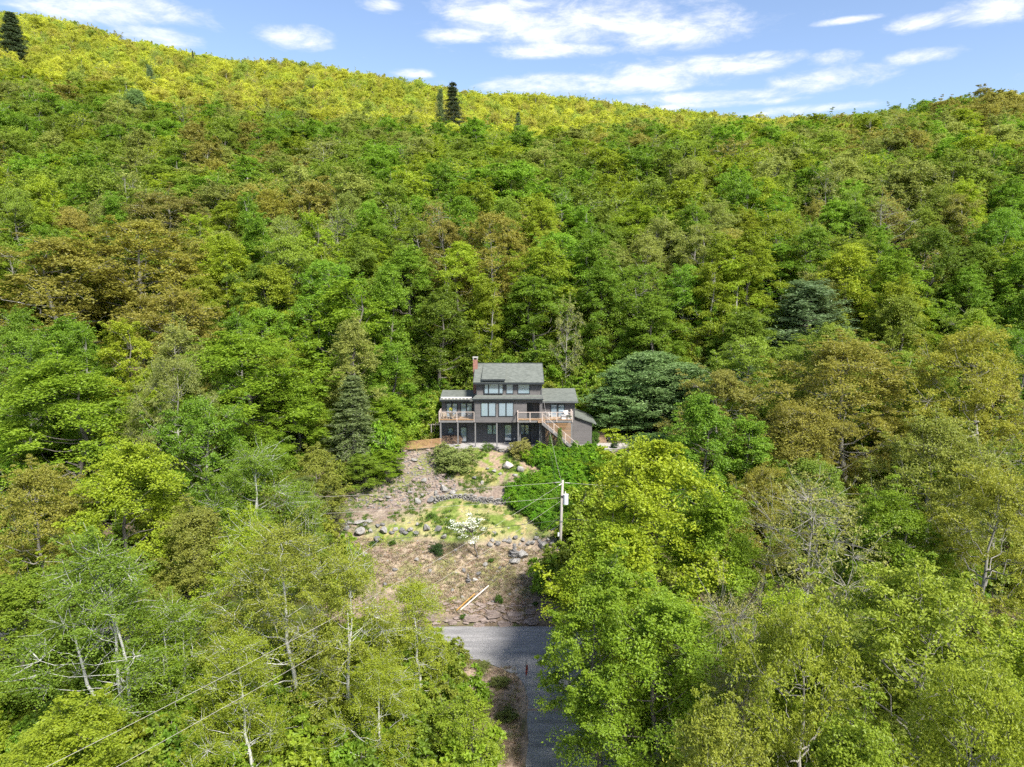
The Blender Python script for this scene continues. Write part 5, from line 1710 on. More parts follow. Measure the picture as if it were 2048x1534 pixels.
# ------------------------------------------------------------------ plants of the yard
def instanced(name, pts, keys, tints, scales, label, cat, mats_from=PROTO):
    """one object of scattered instances (points with their own tint, size and turn)"""
    n = len(pts)
    me = bpy.data.meshes.new(name)
    me.vertices.add(n); me.vertices.foreach_set('co', np.ascontiguousarray(pts, np.float32).ravel())
    a = me.attributes.new('tint', 'FLOAT_COLOR', 'POINT'); a.data.foreach_set('color', np.ascontiguousarray(np.concatenate([tints, np.ones((n, 1))], 1), np.float32).ravel())
    a = me.attributes.new('size', 'FLOAT_VECTOR', 'POINT'); a.data.foreach_set('vector', np.ascontiguousarray(scales, np.float32).ravel())
    rng = np.random.default_rng(len(name) + n)
    a = me.attributes.new('turn', 'FLOAT', 'POINT'); a.data.foreach_set('value', rng.uniform(0, 6.28, n).astype(np.float32))
    a = me.attributes.new('pick', 'INT', 'POINT'); a.data.foreach_set('value', rng.integers(0, len(keys), n).astype(np.int32))
    o = link(name, me)
    col = bpy.data.collections.new(name + '_kinds')
    for k in keys:
        p = bpy.data.objects.new(k + '_kind', mats_from[k]['mesh']); col.objects.link(p)
    ng = bpy.data.node_groups.new(name + '_scatter', 'GeometryNodeTree')
    ng.interface.new_socket('Geometry', in_out='INPUT', socket_type='NodeSocketGeometry')
    ng.interface.new_socket('Geometry', in_out='OUTPUT', socket_type='NodeSocketGeometry')
    N, L = ng.nodes, ng.links
    gi, go = N.new('NodeGroupInput'), N.new('NodeGroupOutput')
    ci = N.new('GeometryNodeCollectionInfo'); ci.inputs['Collection'].default_value = col; ci.inputs['Separate Children'].default_value = True; ci.inputs['Reset Children'].default_value = True
    ip = N.new('GeometryNodeInstanceOnPoints'); ip.inputs['Pick Instance'].default_value = True

    def named(nm, ty):
        q = N.new('GeometryNodeInputNamedAttribute'); q.data_type = ty; q.inputs['Name'].default_value = nm
        return q.outputs['Attribute']
    cx = N.new('ShaderNodeCombineXYZ'); L.new(named('turn', 'FLOAT'), cx.inputs[2])
    er = N.new('FunctionNodeEulerToRotation'); L.new(cx.outputs[0], er.inputs[0])
    L.new(gi.outputs[0], ip.inputs['Points']); L.new(ci.outputs[0], ip.inputs['Instance']); L.new(named('pick', 'INT'), ip.inputs['Instance Index'])
    L.new(er.outputs[0], ip.inputs['Rotation']); L.new(named('size', 'FLOAT_VECTOR'), ip.inputs['Scale'])
    L.new(ip.outputs[0], go.inputs[0])
    md = o.modifiers.new('scatter', 'NODES'); md.node_group = ng
    return tag(o, label, cat, kind='stuff')


def tuft_proto(key, n=16, h=0.28, w=0.018, spread=0.16, seed=1):
    rng = np.random.default_rng(seed)
    v = np.empty((n, 4, 3))
    for i in range(n):
        a = rng.uniform(0, 6.28); b = np.array((rng.normal() * spread * .5, rng.normal() * spread * .5, -0.03))
        tip = b + np.array((math.cos(a) * h * rng.uniform(.1, .7), math.sin(a) * h * rng.uniform(.1, .7), h * rng.uniform(.6, 1.1)))
        s = np.array((-math.sin(a), math.cos(a), 0)) * w
        mid = (b + tip) / 2 + np.array((0, 0, h * 0.12))
        v[i] = b - s * .5, mid - s, tip, mid + s
    lv = v.reshape(-1, 3)
    PROTO[key] = dict(mesh=np_mesh(key, lv, np.arange(len(lv)).reshape(-1, 4), [M['leaf_far']], attr={'v': np.repeat(rng.uniform(0, 1, n), 4)}))


def scatter_px(n, poly, seed):
    rng = np.random.default_rng(seed)
    P = np.array(poly); lo, hi = P.min(0), P.max(0)
    p = rng.uniform(lo, hi, (n * 6, 2))
    p = p[in_poly(p[:, 0], p[:, 1], poly)][:n]
    return on_ground_many(p[:, 0], p[:, 1])


def tints(n, cols, seed, s=0.2):
    rng = np.random.default_rng(seed)
    c = np.array(cols)[rng.integers(0, len(cols), n)]
    return c * (1 + rng.uniform(-s, s, (n, 1))) * (1 + rng.uniform(-s, s, (n, 3)) * 0.4)


def shrub(px, py, wpx, hpx, key, tint, label, name='shrub', cat='shrub', group=None, y=None):
    p = on_ground(px, py) if y is None else at(px, py, y)
    if y is not None:
        p.z = gz(p.x, y)
    _, _, dep = project(*p)
    return place_tree(key, p.x, p.y, hpx / FPX * dep, wpx / FPX * dep / 2, tint, name, label, cat, group)


def build_plants():
    for i in range(3):
        tuft_proto(f'tuft_{i}', 18, 0.3, 0.022, 0.2, 50 + i)
    # ground cover juniper
    poly = [(1062, 908), (1205, 905), (1212, 940), (1165, 1000), (1150, 1062), (1085, 1058), (1052, 1030), (1018, 1012), (1015, 985), (1065, 962), (1075, 940), (1045, 925)]
    pts = scatter_px(620, poly, 5)
    rng = np.random.default_rng(2)
    sc = rng.uniform(0.25, 0.7, (len(pts), 1)) * np.array((1, 1, 0.85))
    instanced('ground_cover', pts, ['bush_0', 'bush_1', 'bush_2'], tints(len(pts), [(0.15, 0.30, 0.015), (0.20, 0.35, 0.018), (0.12, 0.25, 0.015)], 3), sc, 'bright green spreading juniper covering the bank behind the pole', 'ground cover')
    # weeds, grass
    p1 = scatter_px(1300, [(700, 1000), (1090, 1010), (1110, 1080), (960, 1075), (670, 1070)], 6)
    p2 = scatter_px(900, [(870, 905), (1060, 900), (1070, 960), (1010, 985), (940, 990), (880, 950)], 7)
    p3 = scatter_px(420, [(690, 1000), (870, 900), (900, 980), (760, 1030)], 8)
    pts = np.concatenate([p1, p2, p3])
    cl = fbm(pts[:, 0] * 0.6, pts[:, 1] * 0.6, 77)
    pts = pts[cl > -0.06]
    n = len(pts)
    instanced('grass', pts, ['tuft_0', 'tuft_1', 'tuft_2'], tints(n, [(0.12, 0.2, 0.025), (0.2, 0.23, 0.05), (0.085, 0.17, 0.02)], 4), np.random.default_rng(3).uniform(0.5, 1.2, (n, 1)) * np.ones(3), 'green grass and weeds growing on the terraces of the bank', 'grass')
    pts = scatter_px(3200, [(680, 1075), (1120, 1100), (1070, 1170), (1050, 1240), (890, 1225), (720, 1150)], 9)
    pv = scatter_px(1100, [(905, 1285), (1030, 1325), (1042, 1400), (1038, 1534), (870, 1534), (860, 1330)], 19)
    pts = np.concatenate([pts, pv[pv[:, 1] < 50.5]])
    n = len(pts)
    instanced('dry_grass', pts, ['tuft_0', 'tuft_1', 'tuft_2'], tints(n, [(0.42, 0.34, 0.23), (0.36, 0.28, 0.19), (0.30, 0.235, 0.165), (0.29, 0.28, 0.12)], 5), np.random.default_rng(4).uniform(0.4, 1.0, (n, 1)) * np.array((1.2, 1.2, 0.7)), 'straw-coloured dry grass and dead leaves on the slope above the road', 'grass')
    for px, py, w, h in ((1000, 1372, 40, 22), (965, 1340, 36, 20), (1015, 1440, 44, 24), (985, 1500, 50, 26)):
        shrub(px, py, w, h, 'shrub1', (0.17, 0.2, 0.05), 'low scrubby plant in the dry verge beside the side road', 'scrub_plant', 'plant', 'scrub of the verge')
    # named shrubs
    shrub(912, 942, 92, 54, 'shrub0', (0.25, 0.30, 0.085), 'large yellow-green shrub below the awning deck')
    shrub(890, 915, 46, 34, 'shrub1', (0.25, 0.29, 0.08), 'smaller yellow-green shrub against the deck post by the firewood')
    shrub(1044, 915, 50, 40, 'shrub0', (0.30, 0.29, 0.08), 'yellowish shrub beside the short curved stone wall')
    shrub(975, 902, 26, 18, 'shrub1', (0.12, 0.2, 0.03), 'low green plant between the yellow-green shrub and the curved wall')
    shrub(1070, 915, 40, 16, 'shrub1', (0.24, 0.22, 0.09), 'low straw-green plant between the yellowish shrub and the columnar evergreens')
    shrub(875, 1108, 34, 26, 'shrub1', (0.04, 0.085, 0.018), 'dark green round shrub on the straw slope near the dogwood')
    shrub(1130, 1088, 46, 40, 'shrub0', (0.03, 0.065, 0.014), 'dark shrub growing behind the foot of the utility pole')
    for a in ((785, 1090, 16, 11), (745, 1092, 15, 12), (862, 1036, 18, 11), (982, 1123, 15, 7), (998, 1206, 18, 20), (925, 1237, 16, 9), (1070, 1212, 14, 9)):
        shrub(*a, 'shrub1', (0.09, 0.17, 0.02), 'small green weed clump on the open slope', 'weed_clump', 'plant', 'weed clumps on the slope')
    for px, py, w, h, lab in ((1119, 912, 14, 56, 'tallest columnar evergreen in front of the stair'), (1101, 908, 10, 40, 'second tallest columnar evergreen, by the service cable in front of the stair'),
                              (1128, 912, 9, 22, 'short columnar evergreen beside the tallest one'), (1137, 910, 8, 24, 'short columnar evergreen on the lean-to side of the tallest one')):
        shrub(px, py, w, h, 'cypress0', (0.13, 0.21, 0.03), lab, 'columnar_evergreen', 'tree')
    # shrubs round the path and lean-to
    shrub(1190, 885, 22, 32, 'shrub0', (0.10, 0.2, 0.02), 'bright green shrub against the corner of the lean-to', y=82.9)
    shrub(1188, 889, 12, 9, 'shrub1', (0.1, 0.2, 0.03), 'small round plant at the lean-to corner by the path', y=81.6)
    shrub(1229, 890, 17, 15, 'shrub0', (0.045, 0.09, 0.022), 'small dark green bush in the gravel path', y=81.0)
    shrub(1220, 868, 26, 20, 'shrub1', (0.1, 0.18, 0.03), 'leafy plants above the pale stone wall near the steps', y=86.2)
    shrub(1250, 866, 40, 18, 'shrub1', (0.08, 0.15, 0.02), 'spreading green plants along the top of the pale stone wall', y=86.4)
    shrub(1272, 864, 22, 16, 'shrub1', (0.19, 0.15, 0.04), 'tan shrub at the far end of the pale stone wall', y=86.4)
    # flowering dogwood
    p = on_ground(957, 1116)
    _, _, dep = project(*p)
    s = dep / FPX
    rng = np.random.default_rng(12)
    w = Wood()
    q = lambda px, py, dy=0: np.array(((px - 957) * s, dy, (1116 - py) * s * 1.04))
    tr = np.array([q(957, 1122), q(955, 1110), q(950, 1096), q(948, 1080), q(945, 1066), q(938, 1054)])
    w.tube(tr, [0.10, 0.085, 0.07, 0.06, 0.04, 0.02], 7)
    cc = []
    for k in range(30):
        a = rng.uniform(0, 6.28); r = 34 * math.sqrt(rng.uniform(0, 1))
        tier = rng.choice([1042, 1050, 1058, 1072], p=[0.35, 0.3, 0.2, 0.15])
        c = q(936 + math.cos(a) * r, tier + abs(math.cos(a)) * 4 + rng.uniform(-3, 3), math.sin(a) * r * s)
        st = tr[min(5, max(2, int((1100 - tier) / 12)))]
        w.branch(st, c, 0.028, 0.008, rng, 4, 4, -0.05, 0.05)
        cc.append(c)
    cc = np.array(cc)
    o = empty('dogwood_tree', p, 0, 'small white flowering dogwood with crooked dark trunk on the terrace slope', 'tree')
    wv, wq = w.arrays()
    link('trunk', np_mesh('dogwood_trunk', wv, wq, [M['bark']], smooth_shade=True), o)
    up = np.tile(np.array([[0, 0, 1.0]]), (len(cc), 1))
    lv, val = leaves(cc, up, 26, np.full(len(cc), 0.34), 0.22, 0.115, rng, aspect=0.9, up=1.0, jitter=0.35)
    link('blossoms', np_mesh('dogwood_blossoms', lv, np.arange(len(lv)).reshape(-1, 4), [M['petal']], attr={'v': val}), o)
    lv, val = leaves(cc - np.array((0, 0, 0.06)), up, 20, np.full(len(cc), 0.36), 0.3, 0.10, rng)
    c = link('crown', np_mesh('dogwood_crown', lv, np.arange(len(lv)).reshape(-1, 4), [M['leaf']], attr={'v': val}), o); c.color = (0.16, 0.22, 0.05, 1)


build_plants()

# ------------------------------------------------------------------ trees
ZONES = {'across': 'on the valley side of the road', 'chimney': 'on the slope between road and house, chimney side', 'stair': 'on the slope between road and house, stair side',
         'behind': 'close behind the house', 'upper': 'on the wooded hillside well above the house'}


def zone_of(x, y):
    if y < 51: return 'across'
    if y < 92: return 'chimney' if x < 0 else 'stair'
    if y < 122: return 'behind'
    return 'upper'


def warm(t):
    r, g, b = t
    if sum(t) < 0.25:
        return (r * 2.6, g * 2.55, b * 1.8)                       # evergreens
    if r < g:
        return (max(r * 1.54, g * 0.95), g * 1.42, b * 1.05)
    return (r * 1.38, max(g * 1.55, r * 1.29), b * 1.35)


def key_tree(px, ptop, wpx, y, key, tint, label, name=None, base_y=None, group=None, js=0.05):
    top = at(px, ptop, y)
    g = gz(top.x, y)
    _, _, dep = project(top.x, y, top.z)
    nm = name or (key.split('_')[0] + '_tree')
    return place_tree(key, top.x, y, max(2.0, top.z - g), wpx / FPX * dep / 2, jit(warm(tint), js), nm, label, 'tree', group)


def build_key_trees():
    # valley side of the road
    key_tree(205, 1050, 330, 41, 'birch_near2', (0.085, 0.165, 0.022), 'tall white-stemmed birch clump with dense fresh green crown across the road')
    key_tree(560, 1030, 300, 43, 'birch_near0', (0.15, 0.185, 0.03), 'airy yellow-green birch with pale leaning trunk across the road from the clearing')
    key_tree(690, 1080, 230, 41.5, 'birch_near1', (0.17, 0.205, 0.03), 'thin-leaved forked birch beside the verge slabs across the road')
    key_tree(820, 1150, 200, 44, 'birch_near0', (0.17, 0.22, 0.025), 'slender yellow-green birch nearest the clearing edge of the verge')
    key_tree(925, 1385, 200, 38, 'young_near', (0.15, 0.215, 0.022), 'low bushy young tree in the verge beside the side road')
    key_tree(760, 1300, 200, 38, 'birch_near0', (0.17, 0.215, 0.02), 'young airy birch growing among the taller verge birches')
    key_tree(470, 1250, 230, 37, 'birch_near0', (0.16, 0.21, 0.02), 'young airy birch between the birch clump and the leaning birch')
    key_tree(350, 1180, 240, 42, 'birch_near1', (0.12, 0.19, 0.02), 'slim birch with mid green leaves between the birch clump and the russet maple')
    key_tree(40, 1130, 280, 44, 'maple_near1', (0.12, 0.18, 0.02), 'mid green maple beside the white birch clump across the road')
    key_tree(1290, 872, 360, 48, 'maple_near0', (0.185, 0.24, 0.018), 'tall bright yellow-green maple at the road junction, crown before the pole bank')
    key_tree(1212, 1095, 270, 38.5, 'maple_near2', (0.115, 0.205, 0.018), 'spreading green maple leaning over the side road')
    key_tree(1235, 1010, 270, 45.5, 'maple_near1', (0.165, 0.235, 0.018), 'yellow-green maple leaning out in front of the tall one at the junction')
    key_tree(1440, 955, 250, 47.5, 'maple_near1', (0.11, 0.21, 0.018), 'fresh green maple standing beside the tall yellow-green maple')
    key_tree(1330, 1180, 330, 36, 'maple_near0', (0.12, 0.2, 0.018), 'green maple on the valley side below the tall yellow-green maple')
    key_tree(1640, 950, 310, 44, 'twiggy_near0', (0.19, 0.175, 0.045), 'half-leafed tan tree with many grey twigs among the roadside oaks')
    key_tree(1460, 1130, 280, 35, 'twiggy_near1', (0.17, 0.15, 0.05), 'nearly bare grey-twigged tree below the fresh green maple')
    key_tree(1850, 1120, 480, 32, 'oak_near0', (0.16, 0.21, 0.028), 'broad yellow-green oak filling the valley side of the road')
    key_tree(1600, 1200, 380, 30, 'oak_near1', (0.155, 0.2, 0.025), 'dense yellow-green oak with dark limbs below the half-leafed tree')
    key_tree(2000, 930, 340, 46, 'oak_near1', (0.175, 0.205, 0.03), 'pale yellow-green oak on the valley side by the road')
    key_tree(1800, 960, 240, 49, 'maple_near2', (0.085, 0.19, 0.018), 'fresh green maple behind the broad yellow-green oak')
    key_tree(1430, 1400, 330, 26, 'oak_near0', (0.15, 0.18, 0.028), 'low olive-green oak crown on the valley side, lowest of the group')
    key_tree(1980, 1330, 400, 26, 'oak_near1', (0.155, 0.2, 0.022), 'bright leafy oak crown low on the valley slope')
    key_tree(1720, 1390, 360, 25, 'maple_near1', (0.14, 0.2, 0.02), 'leafy green maple crown low on the valley slope among oaks')
    key_tree(120, 1390, 300, 32, 'maple_near2', (0.15, 0.2, 0.018), 'dense green maple under the white birch clump')
    # chimney side
    key_tree(255, 878, 290, 55, 'maple_near0', (0.165, 0.225, 0.018), 'dense bright yellow-green maple on the chimney side above the road')
    key_tree(385, 992, 220, 51, 'maple_near1', (0.165, 0.155, 0.03), 'russet-green maple rising beside the bright yellow-green one')
    key_tree(70, 920, 240, 54, 'oak_near0', (0.175, 0.185, 0.04), 'tan-green oak on the chimney side above the road')
    key_tree(505, 875, 230, 60, 'birch_near1', (0.085, 0.18, 0.022), 'soft green aspen-like tree between russet maple and spruce')
    key_tree(625, 890, 130, 66, 'maple_mid1', (0.17, 0.165, 0.03), 'small olive tree at the clearing edge near the spruce')
    key_tree(600, 960, 110, 60, 'birch_near2', (0.13, 0.2, 0.025), 'small bright green birch at the lower clearing edge')
    key_tree(120, 700, 330, 68, 'maple_near2', (0.115, 0.2, 0.018), 'massive bright green maple on the chimney side of the slope')
    key_tree(345, 710, 190, 68, 'oak_near1', (0.17, 0.17, 0.045), 'tan-flowering oak between two bright maples, chimney side')
    key_tree(480, 660, 330, 76, 'maple_near0', (0.10, 0.205, 0.018), 'broad fresh green maple uphill of the tan oak, chimney side')
    key_tree(690, 560, 240, 90, 'maple_mid0', (0.095, 0.195, 0.016), 'tall fresh green maple standing uphill of the spruce, chimney side')
    key_tree(585, 760, 190, 77, 'maple_near1', (0.085, 0.19, 0.018), 'leafy green maple beside the spruce, chimney side')
    key_tree(705, 752, 128, 77, 'spruce_near1', (0.06, 0.08, 0.036), 'grey-green spruce at the edge of the clearing beside the slat fence', 'spruce_tree')
    key_tree(775, 790, 120, 80.5, 'maple_mid2', (0.13, 0.215, 0.02), 'bright green small maple between the spruce and the slat fence')
    key_tree(770, 900, 90, 75, 'maple_mid1', (0.10, 0.2, 0.018), 'low leafy green tree at the top of the rubble slope')
    key_tree(725, 910, 90, 73, 'maple_mid3', (0.12, 0.185, 0.025), 'low green tree under the spruce at the rubble edge')
    key_tree(660, 990, 90, 66, 'twiggy_mid1', (0.17, 0.17, 0.05), 'sparse pale-twigged tree at the rubble edge of the clearing')
    key_tree(735, 1090, 40, 52, 'twiggy_mid0', (0.2, 0.2, 0.06), 'thin bare grey sapling at the roadside below the clearing')
    # russet oaks above the chimney side
    key_tree(110, 470, 300, 96, 'oak_mid0', (0.19, 0.13, 0.03), 'broad russet oak uphill of the massive bright maple')
    key_tree(270, 440, 280, 101, 'oak_mid1', (0.2, 0.13, 0.028), 'tallest russet oak crown on the chimney side hillside')
    key_tree(340, 560, 220, 90, 'oak_mid2', (0.185, 0.13, 0.03), 'lower russet oak with bare lower limbs on the chimney side')
    key_tree(330, 372, 190, 125, 'oak_mid2', (0.175, 0.13, 0.04), 'tan-russet domed oak uphill of the tallest russet oak')
    key_tree(540, 375, 130, 125, 'oak_mid0', (0.2, 0.15, 0.025), 'golden russet oak crown high behind the broad green maple')
    key_tree(985, 425, 170, 108, 'oak_mid1', (0.19, 0.14, 0.028), 'orange-russet oak crown on the hillside directly behind the house')
    # stair side: pines, russet oaks
    key_tree(1302, 706, 190, 88, 'pine_near0', (0.062, 0.098, 0.045), 'tallest grey-green white pine of the group beside the lean-to', 'pine_tree')
    key_tree(1246, 738, 150, 86.5, 'pine_near1', (0.062, 0.1, 0.045), 'grey-green white pine of the group closest to the lean-to', 'pine_tree')
    key_tree(1372, 728, 170, 86, 'pine_near0', (0.058, 0.092, 0.04), 'broad grey-green white pine behind the gravel path', 'pine_tree')
    key_tree(1425, 790, 150, 82, 'pine_near1', (0.06, 0.1, 0.035), 'lower green pine at the end of the gravel path', 'pine_tree')
    key_tree(1345, 870, 170, 78, 'pine_near0', (0.045, 0.08, 0.03), 'low dark green pine below the two white pines', 'pine_tree')
    key_tree(1480, 715, 150, 85, 'spruce_near1', (0.05, 0.078, 0.042), 'dark narrow spruce between the white pines and the russet oaks', 'spruce_tree')
    key_tree(1618, 562, 190, 96, 'pine_near1', (0.06, 0.088, 0.05), 'tall blue-grey pine rising above the russet oaks', 'pine_tree')
    key_tree(1700, 668, 340, 70, 'oak_near0', (0.195, 0.165, 0.03), 'broad golden-russet oak on the stair side slope')
    key_tree(1620, 800, 260, 66, 'oak_near1', (0.19, 0.15, 0.03), 'russet oak with open grey limbs below the broad golden-russet one')
    key_tree(1950, 650, 300, 68, 'oak_near1', (0.185, 0.2, 0.03), 'yellow-olive oak on the stair side slope uphill of the road')
    key_tree(1880, 820, 280, 58, 'oak_near0', (0.165, 0.165, 0.03), 'olive-russet oak above the road on the stair side')
    key_tree(1530, 930, 200, 59, 'oak_near1', (0.16, 0.165, 0.03), 'olive oak close above the road beside the green maples')
    key_tree(1790, 500, 170, 98, 'maple_mid1', (0.12, 0.2, 0.018), 'tall bright green maple uphill of the broad golden-russet oak')
    key_tree(1135, 588, 70, 96, 'twiggy_mid1', (0.2, 0.19, 0.06), 'bare pale-trunked tree standing close behind the wing on the stair side')
    # evergreens and snags far up
    key_tree(905, 166, 62, 240, 'spruce_near1', (0.02, 0.028, 0.016), 'lone dark spruce standing above the sunny upper hillside', 'spruce_tree')
    key_tree(880, 178, 26, 250, 'pine_near1', (0.05, 0.07, 0.03), 'small dark pine beside the lone spruce on the upper hillside', 'pine_tree')
    key_tree(20, 26, 72, 300, 'spruce_near0', (0.028, 0.042, 0.022), 'dark spruce high near the ridge on the chimney side', 'spruce_tree')
    key_tree(385, 102, 9, 360, 'spruce_near0', (0.03, 0.045, 0.03), 'tiny dark spruce tip on the ridge line', 'spruce_tree')
    key_tree(1036, 226, 26, 236, 'spruce_near0', (0.05, 0.07, 0.04), 'small dark spruce below the sunny ridge saddle', 'spruce_tree')
    key_tree(298, 130, 26, 270, 'pine_near1', (0.06, 0.09, 0.045), 'blue-green pine among yellow crowns on the upper chimney side', 'pine_tree')
    key_tree(270, 180, 60, 230, 'pine_near0', (0.07, 0.11, 0.045), 'broad blue-green pine lower down the upper chimney-side slope', 'pine_tree')


build_key_trees()


MARK = {'tallest grey-green white pine of the group beside the lean-to': 'tallest white pine', 'tall blue-grey pine rising above the russet oaks': 'tall blue-grey pine',
        'broad golden-russet oak on the stair side slope': 'broad golden-russet oak', 'tallest russet oak crown on the chimney side hillside': 'tallest russet oak',
        'massive bright green maple on the chimney side of the slope': 'massive bright green maple', 'grey-green spruce at the edge of the clearing beside the slat fence': 'clearing-edge spruce',
        'tall white-stemmed birch clump with dense fresh green crown across the road': 'white birch clump', 'half-leafed tan tree with many grey twigs among the roadside oaks': 'half-leafed roadside tree',
        'broad yellow-green oak filling the valley side of the road': 'broad valley-side oak', 'orange-russet oak crown on the hillside directly behind the house': 'orange-russet oak',
        'golden russet oak crown high behind the broad green maple': 'golden russet oak', 'tall bright green maple uphill of the broad golden-russet oak': 'tall bright green maple',
        'yellow-olive oak on the stair side slope uphill of the road': 'yellow-olive oak', 'bare pale-trunked tree standing close behind the wing on the stair side': 'bare pale-trunked tree'}


def landmarks():
    out = [(0.0, 86.0, 'house'), (4.3, 62.5, 'utility pole')]
    for o in bpy.data.objects:
        s = MARK.get(o.get('label', ''))
        if s:
            out.append((o.location.x, o.location.y, s))
    return out


def relation(x, y, marks):
    mx, my, nm = min(marks, key=lambda m: math.hypot(x - m[0], y - m[1]))
    d = math.hypot(x - mx, y - my); dy = y - my
    if abs(dy) > 0.55 * d:
        w = 'uphill of' if dy > 0 else 'downhill of'
        return f"{'well ' if d > 20 else 'just ' if d < 10 else ''}{w} the {nm}"
    return f"{'across the slope from' if d > 12 else 'beside'} the {nm}"


def build_fill():
    """every other tree: even but irregular spacing over the hillsides; the closest 300 as things, the rest as the forest"""
    rng = np.random.default_rng(77)
    cand = []
    for (y0, y1, sp) in ((24, 92, 6.6), (92, 135, 6.3), (135, 210, 7.4), (210, 260, 8.2), (260, 480, 7.4)):
        xm = 0.86 * y1 + 12
        ys = np.arange(y0, y1, sp * 0.88)
        for r, y in enumerate(ys):
            xs = np.arange(-xm, xm, sp) + (sp / 2 if r % 2 else 0)
            for x in xs:
                xx, yy = x + rng.uniform(-.36, .36) * sp, y + rng.uniform(-.36, .36) * sp
                if abs(xx) < 0.84 * yy + 12 and y0 <= yy < y1:
                    cand.append((xx, yy))
    cand = np.array(cand)
    gzv = ground_z(cand[:, 0], cand[:, 1])
    near, far = [], []
    taken = [(t[0], t[1], t[2]) for t in TREES if t[2] > 1.6]
    for (x, y), z in zip(cand, gzv):
        if y < 150 and any((x - a) ** 2 + (y - b) ** 2 < (0.62 * r + 1.7) ** 2 for a, b, r in taken if abs(y - b) < 12):
            continue
        if 49.5 < y < 60: continue                                   # road
        if y < 50 and 0 < x < 8: continue
        if y < 38.5 and x < 6: continue                           # side road
        if 78 < y < 94.5 and -13.5 < x < 24: continue               # house, garden, pines
        if 60 <= y <= 79 and -15 < x < 6.5: continue
        h = rng.uniform(13.0, 18.0); rad = rng.uniform(4.2, 6.4)
        if y > 135: rad *= 1.15; h = rng.uniform(12.5, 16.5)
        if y > 240: h = rng.uniform(13, 15.5)
        if y > 260: rad *= 0.74
        if y < 92: h = rng.uniform(11, 16); rad = rng.uniform(3.6, 5.2)
        if y < 80:
            px, py, dep = project(x, y, z + h * 0.62)
            rp = FPX * rad / dep
            th = np.arange(0, 6.28, 0.5)
            if in_poly(px + np.cos(th) * rp, py + np.sin(th) * rp * 1.4).any() or in_poly(np.array([px]), np.array([py]))[0]:
                continue
            bx, by, _ = project(x, y, z)
            if in_poly(np.array([bx]), np.array([by]))[0]: continue
            # keep the deliberate near crowns unobstructed
            if y < 46 and py - rp * 1.4 < 1120: h *= 0.75
        (near if y < 160 else far).append((x, y, z, h, rad))
    near.sort(key=lambda t: t[1])
    room = 300 - 55
    far += near[room:]; near = near[:room]
    # kinds by belt
    belts = {'across': [(LIME, 5), (OLIVE, 1.5), (GREEN, 1.5), (TAN, 0.5)], 'chimney': [(GREEN, 5), (LIME, 3), (OLIVE, 1), (TAN, 1)], 'stair': [(LIME, 2), (OLIVE, 3), (RUST, 2), (GREEN, 2)],
             'behind': [(GREEN, 6), (LIME, 3), (DEEP, 1.5), (OLIVE, 1), (TAN, 0.6)], 'upper': [(GREEN, 3), (OLIVE, 4), (RUST, 1.6), (LIME, 3), (TAN, 1.5), (DEEP, 0.8)]}
    FORM = {'maple': 'dense-crowned', 'oak': 'broad open-limbed', 'twiggy': 'sparse twiggy', 'poplar': 'narrow upright', 'birch': 'airy'}
    marks = landmarks()
    for x, y, z, h, rad in near:
        zn = zone_of(x, y)
        cols, ws = zip(*belts[zn]); ws = np.array(ws) / sum(ws)
        if zn == 'behind' and y > 108:
            cols, ws = zip(*[(GREEN, 4), (OLIVE, 2.5), (LIME, 2.5), (RUST, 1.2), (DEEP, 1), (TAN, 1)]); ws = np.array(ws) / sum(ws)
        c = cols[rng.choice(len(cols), p=ws)]
        if y < 60:
            kind = rng.choice(['maple_near', 'oak_near', 'birch_near'], p=[.2, .1, .7] if x < 3 else [.45, .45, .1])
        elif c in (RUST, TAN, OLIVE):
            kind = rng.choice(['oak_mid', 'maple_mid', 'twiggy_mid'], p=[.66, .16, .18])
        else:
            kind = rng.choice(['maple_mid', 'poplar_mid', 'oak_mid', 'twiggy_mid'], p=[.58, .22, .15, .05])
        n = len([k for k in PROTO if k.startswith(kind)])
        key = kind + str(rng.integers(n))
        form = kind.split('_')[0]
        if form == 'poplar': rad *= 0.72; h *= 1.05
        nm = {'maple': 'maple_tree', 'oak': 'oak_tree', 'twiggy': 'sparse_tree', 'poplar': 'poplar_tree', 'birch': 'birch_tree'}[form]
        size = 'tall' if h > 15 else 'medium-height'
        rel = relation(x, y, marks)
        label = f'{COLOUR_WORD[c]} {size} {FORM[form]} tree {rel}'
        place_tree(key, x, y, h, rad, jit(c, 0.16), nm, label, 'tree', f'{COLOUR_WORD[c]} {size} {form} trees {rel}', z=z)
    # the rest reads as one wood
    F = np.array(far)
    n = len(F)
    px, py, _ = project(F[:, 0], F[:, 1], F[:, 2] + 14)
    # ridge belts are early-leaf yellow oaks, sunlight on the ridge painted into their brighter tint; lower belts olive, russet and green
    yel = smooth(216, 232 + 60 * np.abs(F[:, 0] / F[:, 1]), F[:, 1]) * (1 - smooth(0.30, 0.5, F[:, 0] / F[:, 1]) * 0.85)
    pick = rng.uniform(size=n); patch = fbm(F[:, 0] * 0.03, F[:, 1] * 0.03, 91) * 1.4
    pal = np.array([GREEN, OLIVE, LIME, TAN, OLIVE, GREEN, RUST]); pi = np.clip(((pick * 0.7 + 0.15 + patch) * 7).astype(int), 0, 6)
    base = pal[pi]
    palY = np.array([(0.41, 0.425, 0.03), (0.38, 0.41, 0.03), (0.38, 0.36, 0.04), (0.45, 0.455, 0.035), (0.31, 0.37, 0.035)]); by = palY[rng.integers(0, 5, n)] * np.array((1.04, 1.06, 1.7))
    use = rng.uniform(size=n) < yel
    tint = np.where(use[:, None], by, base) * rng.uniform(0.82, 1.18, (n, 1))
    sc = np.stack([F[:, 4] / 4.7, F[:, 4] / 4.7, F[:, 3] / 16.0], 1) * rng.uniform(0.9, 1.12, (n, 1))
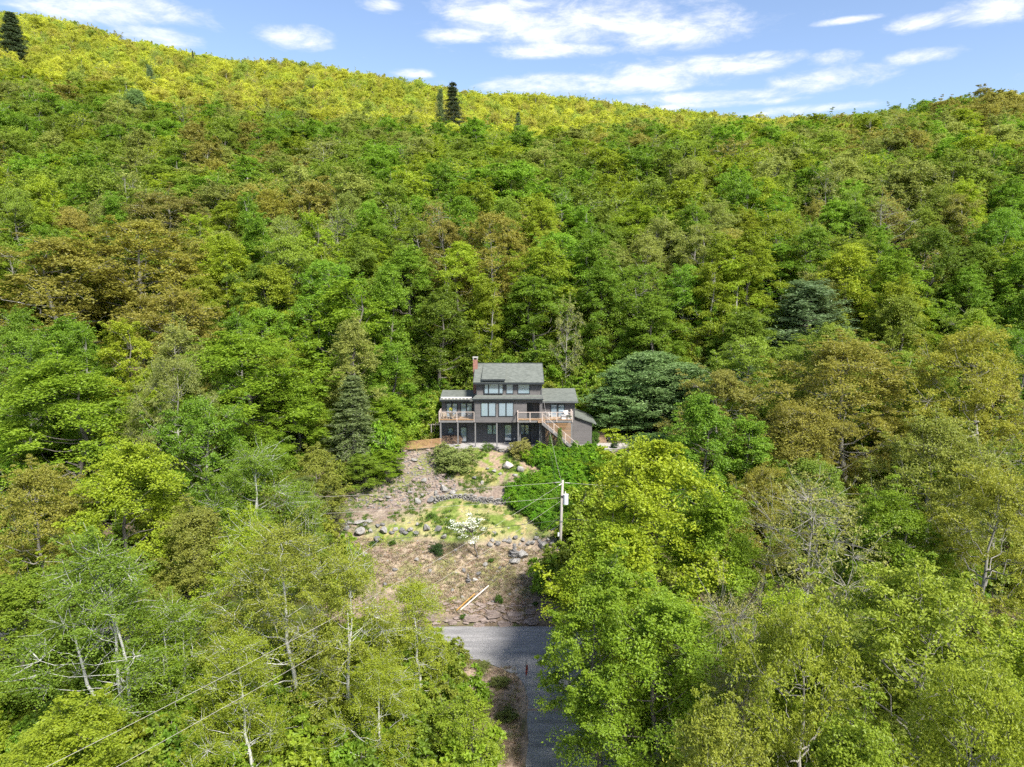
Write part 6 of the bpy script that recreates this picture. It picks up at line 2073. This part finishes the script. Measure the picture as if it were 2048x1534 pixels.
    instanced('forest', F[:, :3], ['far_0', 'far_1', 'far_2', 'far_3', 'far_0', 'far_1', 'far_4'][:5] if False else ['far_0', 'far_1', 'far_2', 'far_3', 'far_4'], tint, sc, 'spring forest of yellow-green and russet crowns covering the far hillside up to the ridge', 'forest')
    # understorey
    rng = np.random.default_rng(5)
    pts = []
    while len(pts) < 2300:
        y = rng.uniform(26, 128); x = rng.uniform(-0.85 * y - 8, 0.85 * y + 8)
        if 50 < y < 58.5 or (y < 51 and -3.5 < x < 8.5): continue
        if 76 < y < 93.2 and -13 < x < 24: continue
        if 57 < y < 79:
            bx, by, _ = project(x, y, gz(x, y))
            if in_poly(np.array([bx]), np.array([by]))[0] or in_poly(np.array([bx]), np.array([by - 40]))[0]: continue
        pts.append((x, y))
    for k in range(1000):
        y = 92.6 + abs(rng.normal()) * 13; pts.append((rng.uniform(-26, 30), y))
    for k in range(60):
        pts.append((rng.uniform(-13, -9.8), rng.uniform(83.5, 92)))
    for k in range(40):
        pts.append((rng.uniform(11, 24), rng.uniform(86.8, 92.5)))
    for k in range(120):
        y = rng.uniform(30, 48); x = rng.uniform(-0.8 * y, -1.5); pts.append((x, y))
    tall = len(pts)
    for k in range(1900):
        y = 94 + 130 * rng.uniform() ** 0.8; x = rng.uniform(-0.85 * y, 0.85 * y)
        if y < 100 and -12 < x < 14: continue
        pts.append((x, y))
    pts = np.array(pts); z = ground_z(pts[:, 0], pts[:, 1])
    n = len(pts)
    P3 = np.concatenate([pts, z[:, None]], 1)
    T = tints(n, [(0.18, 0.29, 0.02), (0.15, 0.24, 0.02), (0.24, 0.32, 0.025), (0.21, 0.26, 0.03)], 15)
    instanced('undergrowth', P3[:tall], ['bush_0', 'bush_1', 'bush_2'], T[:tall], rng.uniform(0.8, 1.7, (tall, 1)) * np.array((1, 1, 1.1)), 'green shrubs of the forest floor between the trunks', 'undergrowth')
    instanced('thicket', P3[tall:], ['thicket_0', 'thicket_1', 'thicket_2'], T[tall:], rng.uniform(0.7, 1.45, (n - tall, 1)) * np.array((1, 1, 1.1)), 'tall leafy saplings filling the gaps under the hillside trees', 'undergrowth')
    print('near', len(near), 'far', len(far), 'under', n)


build_fill()
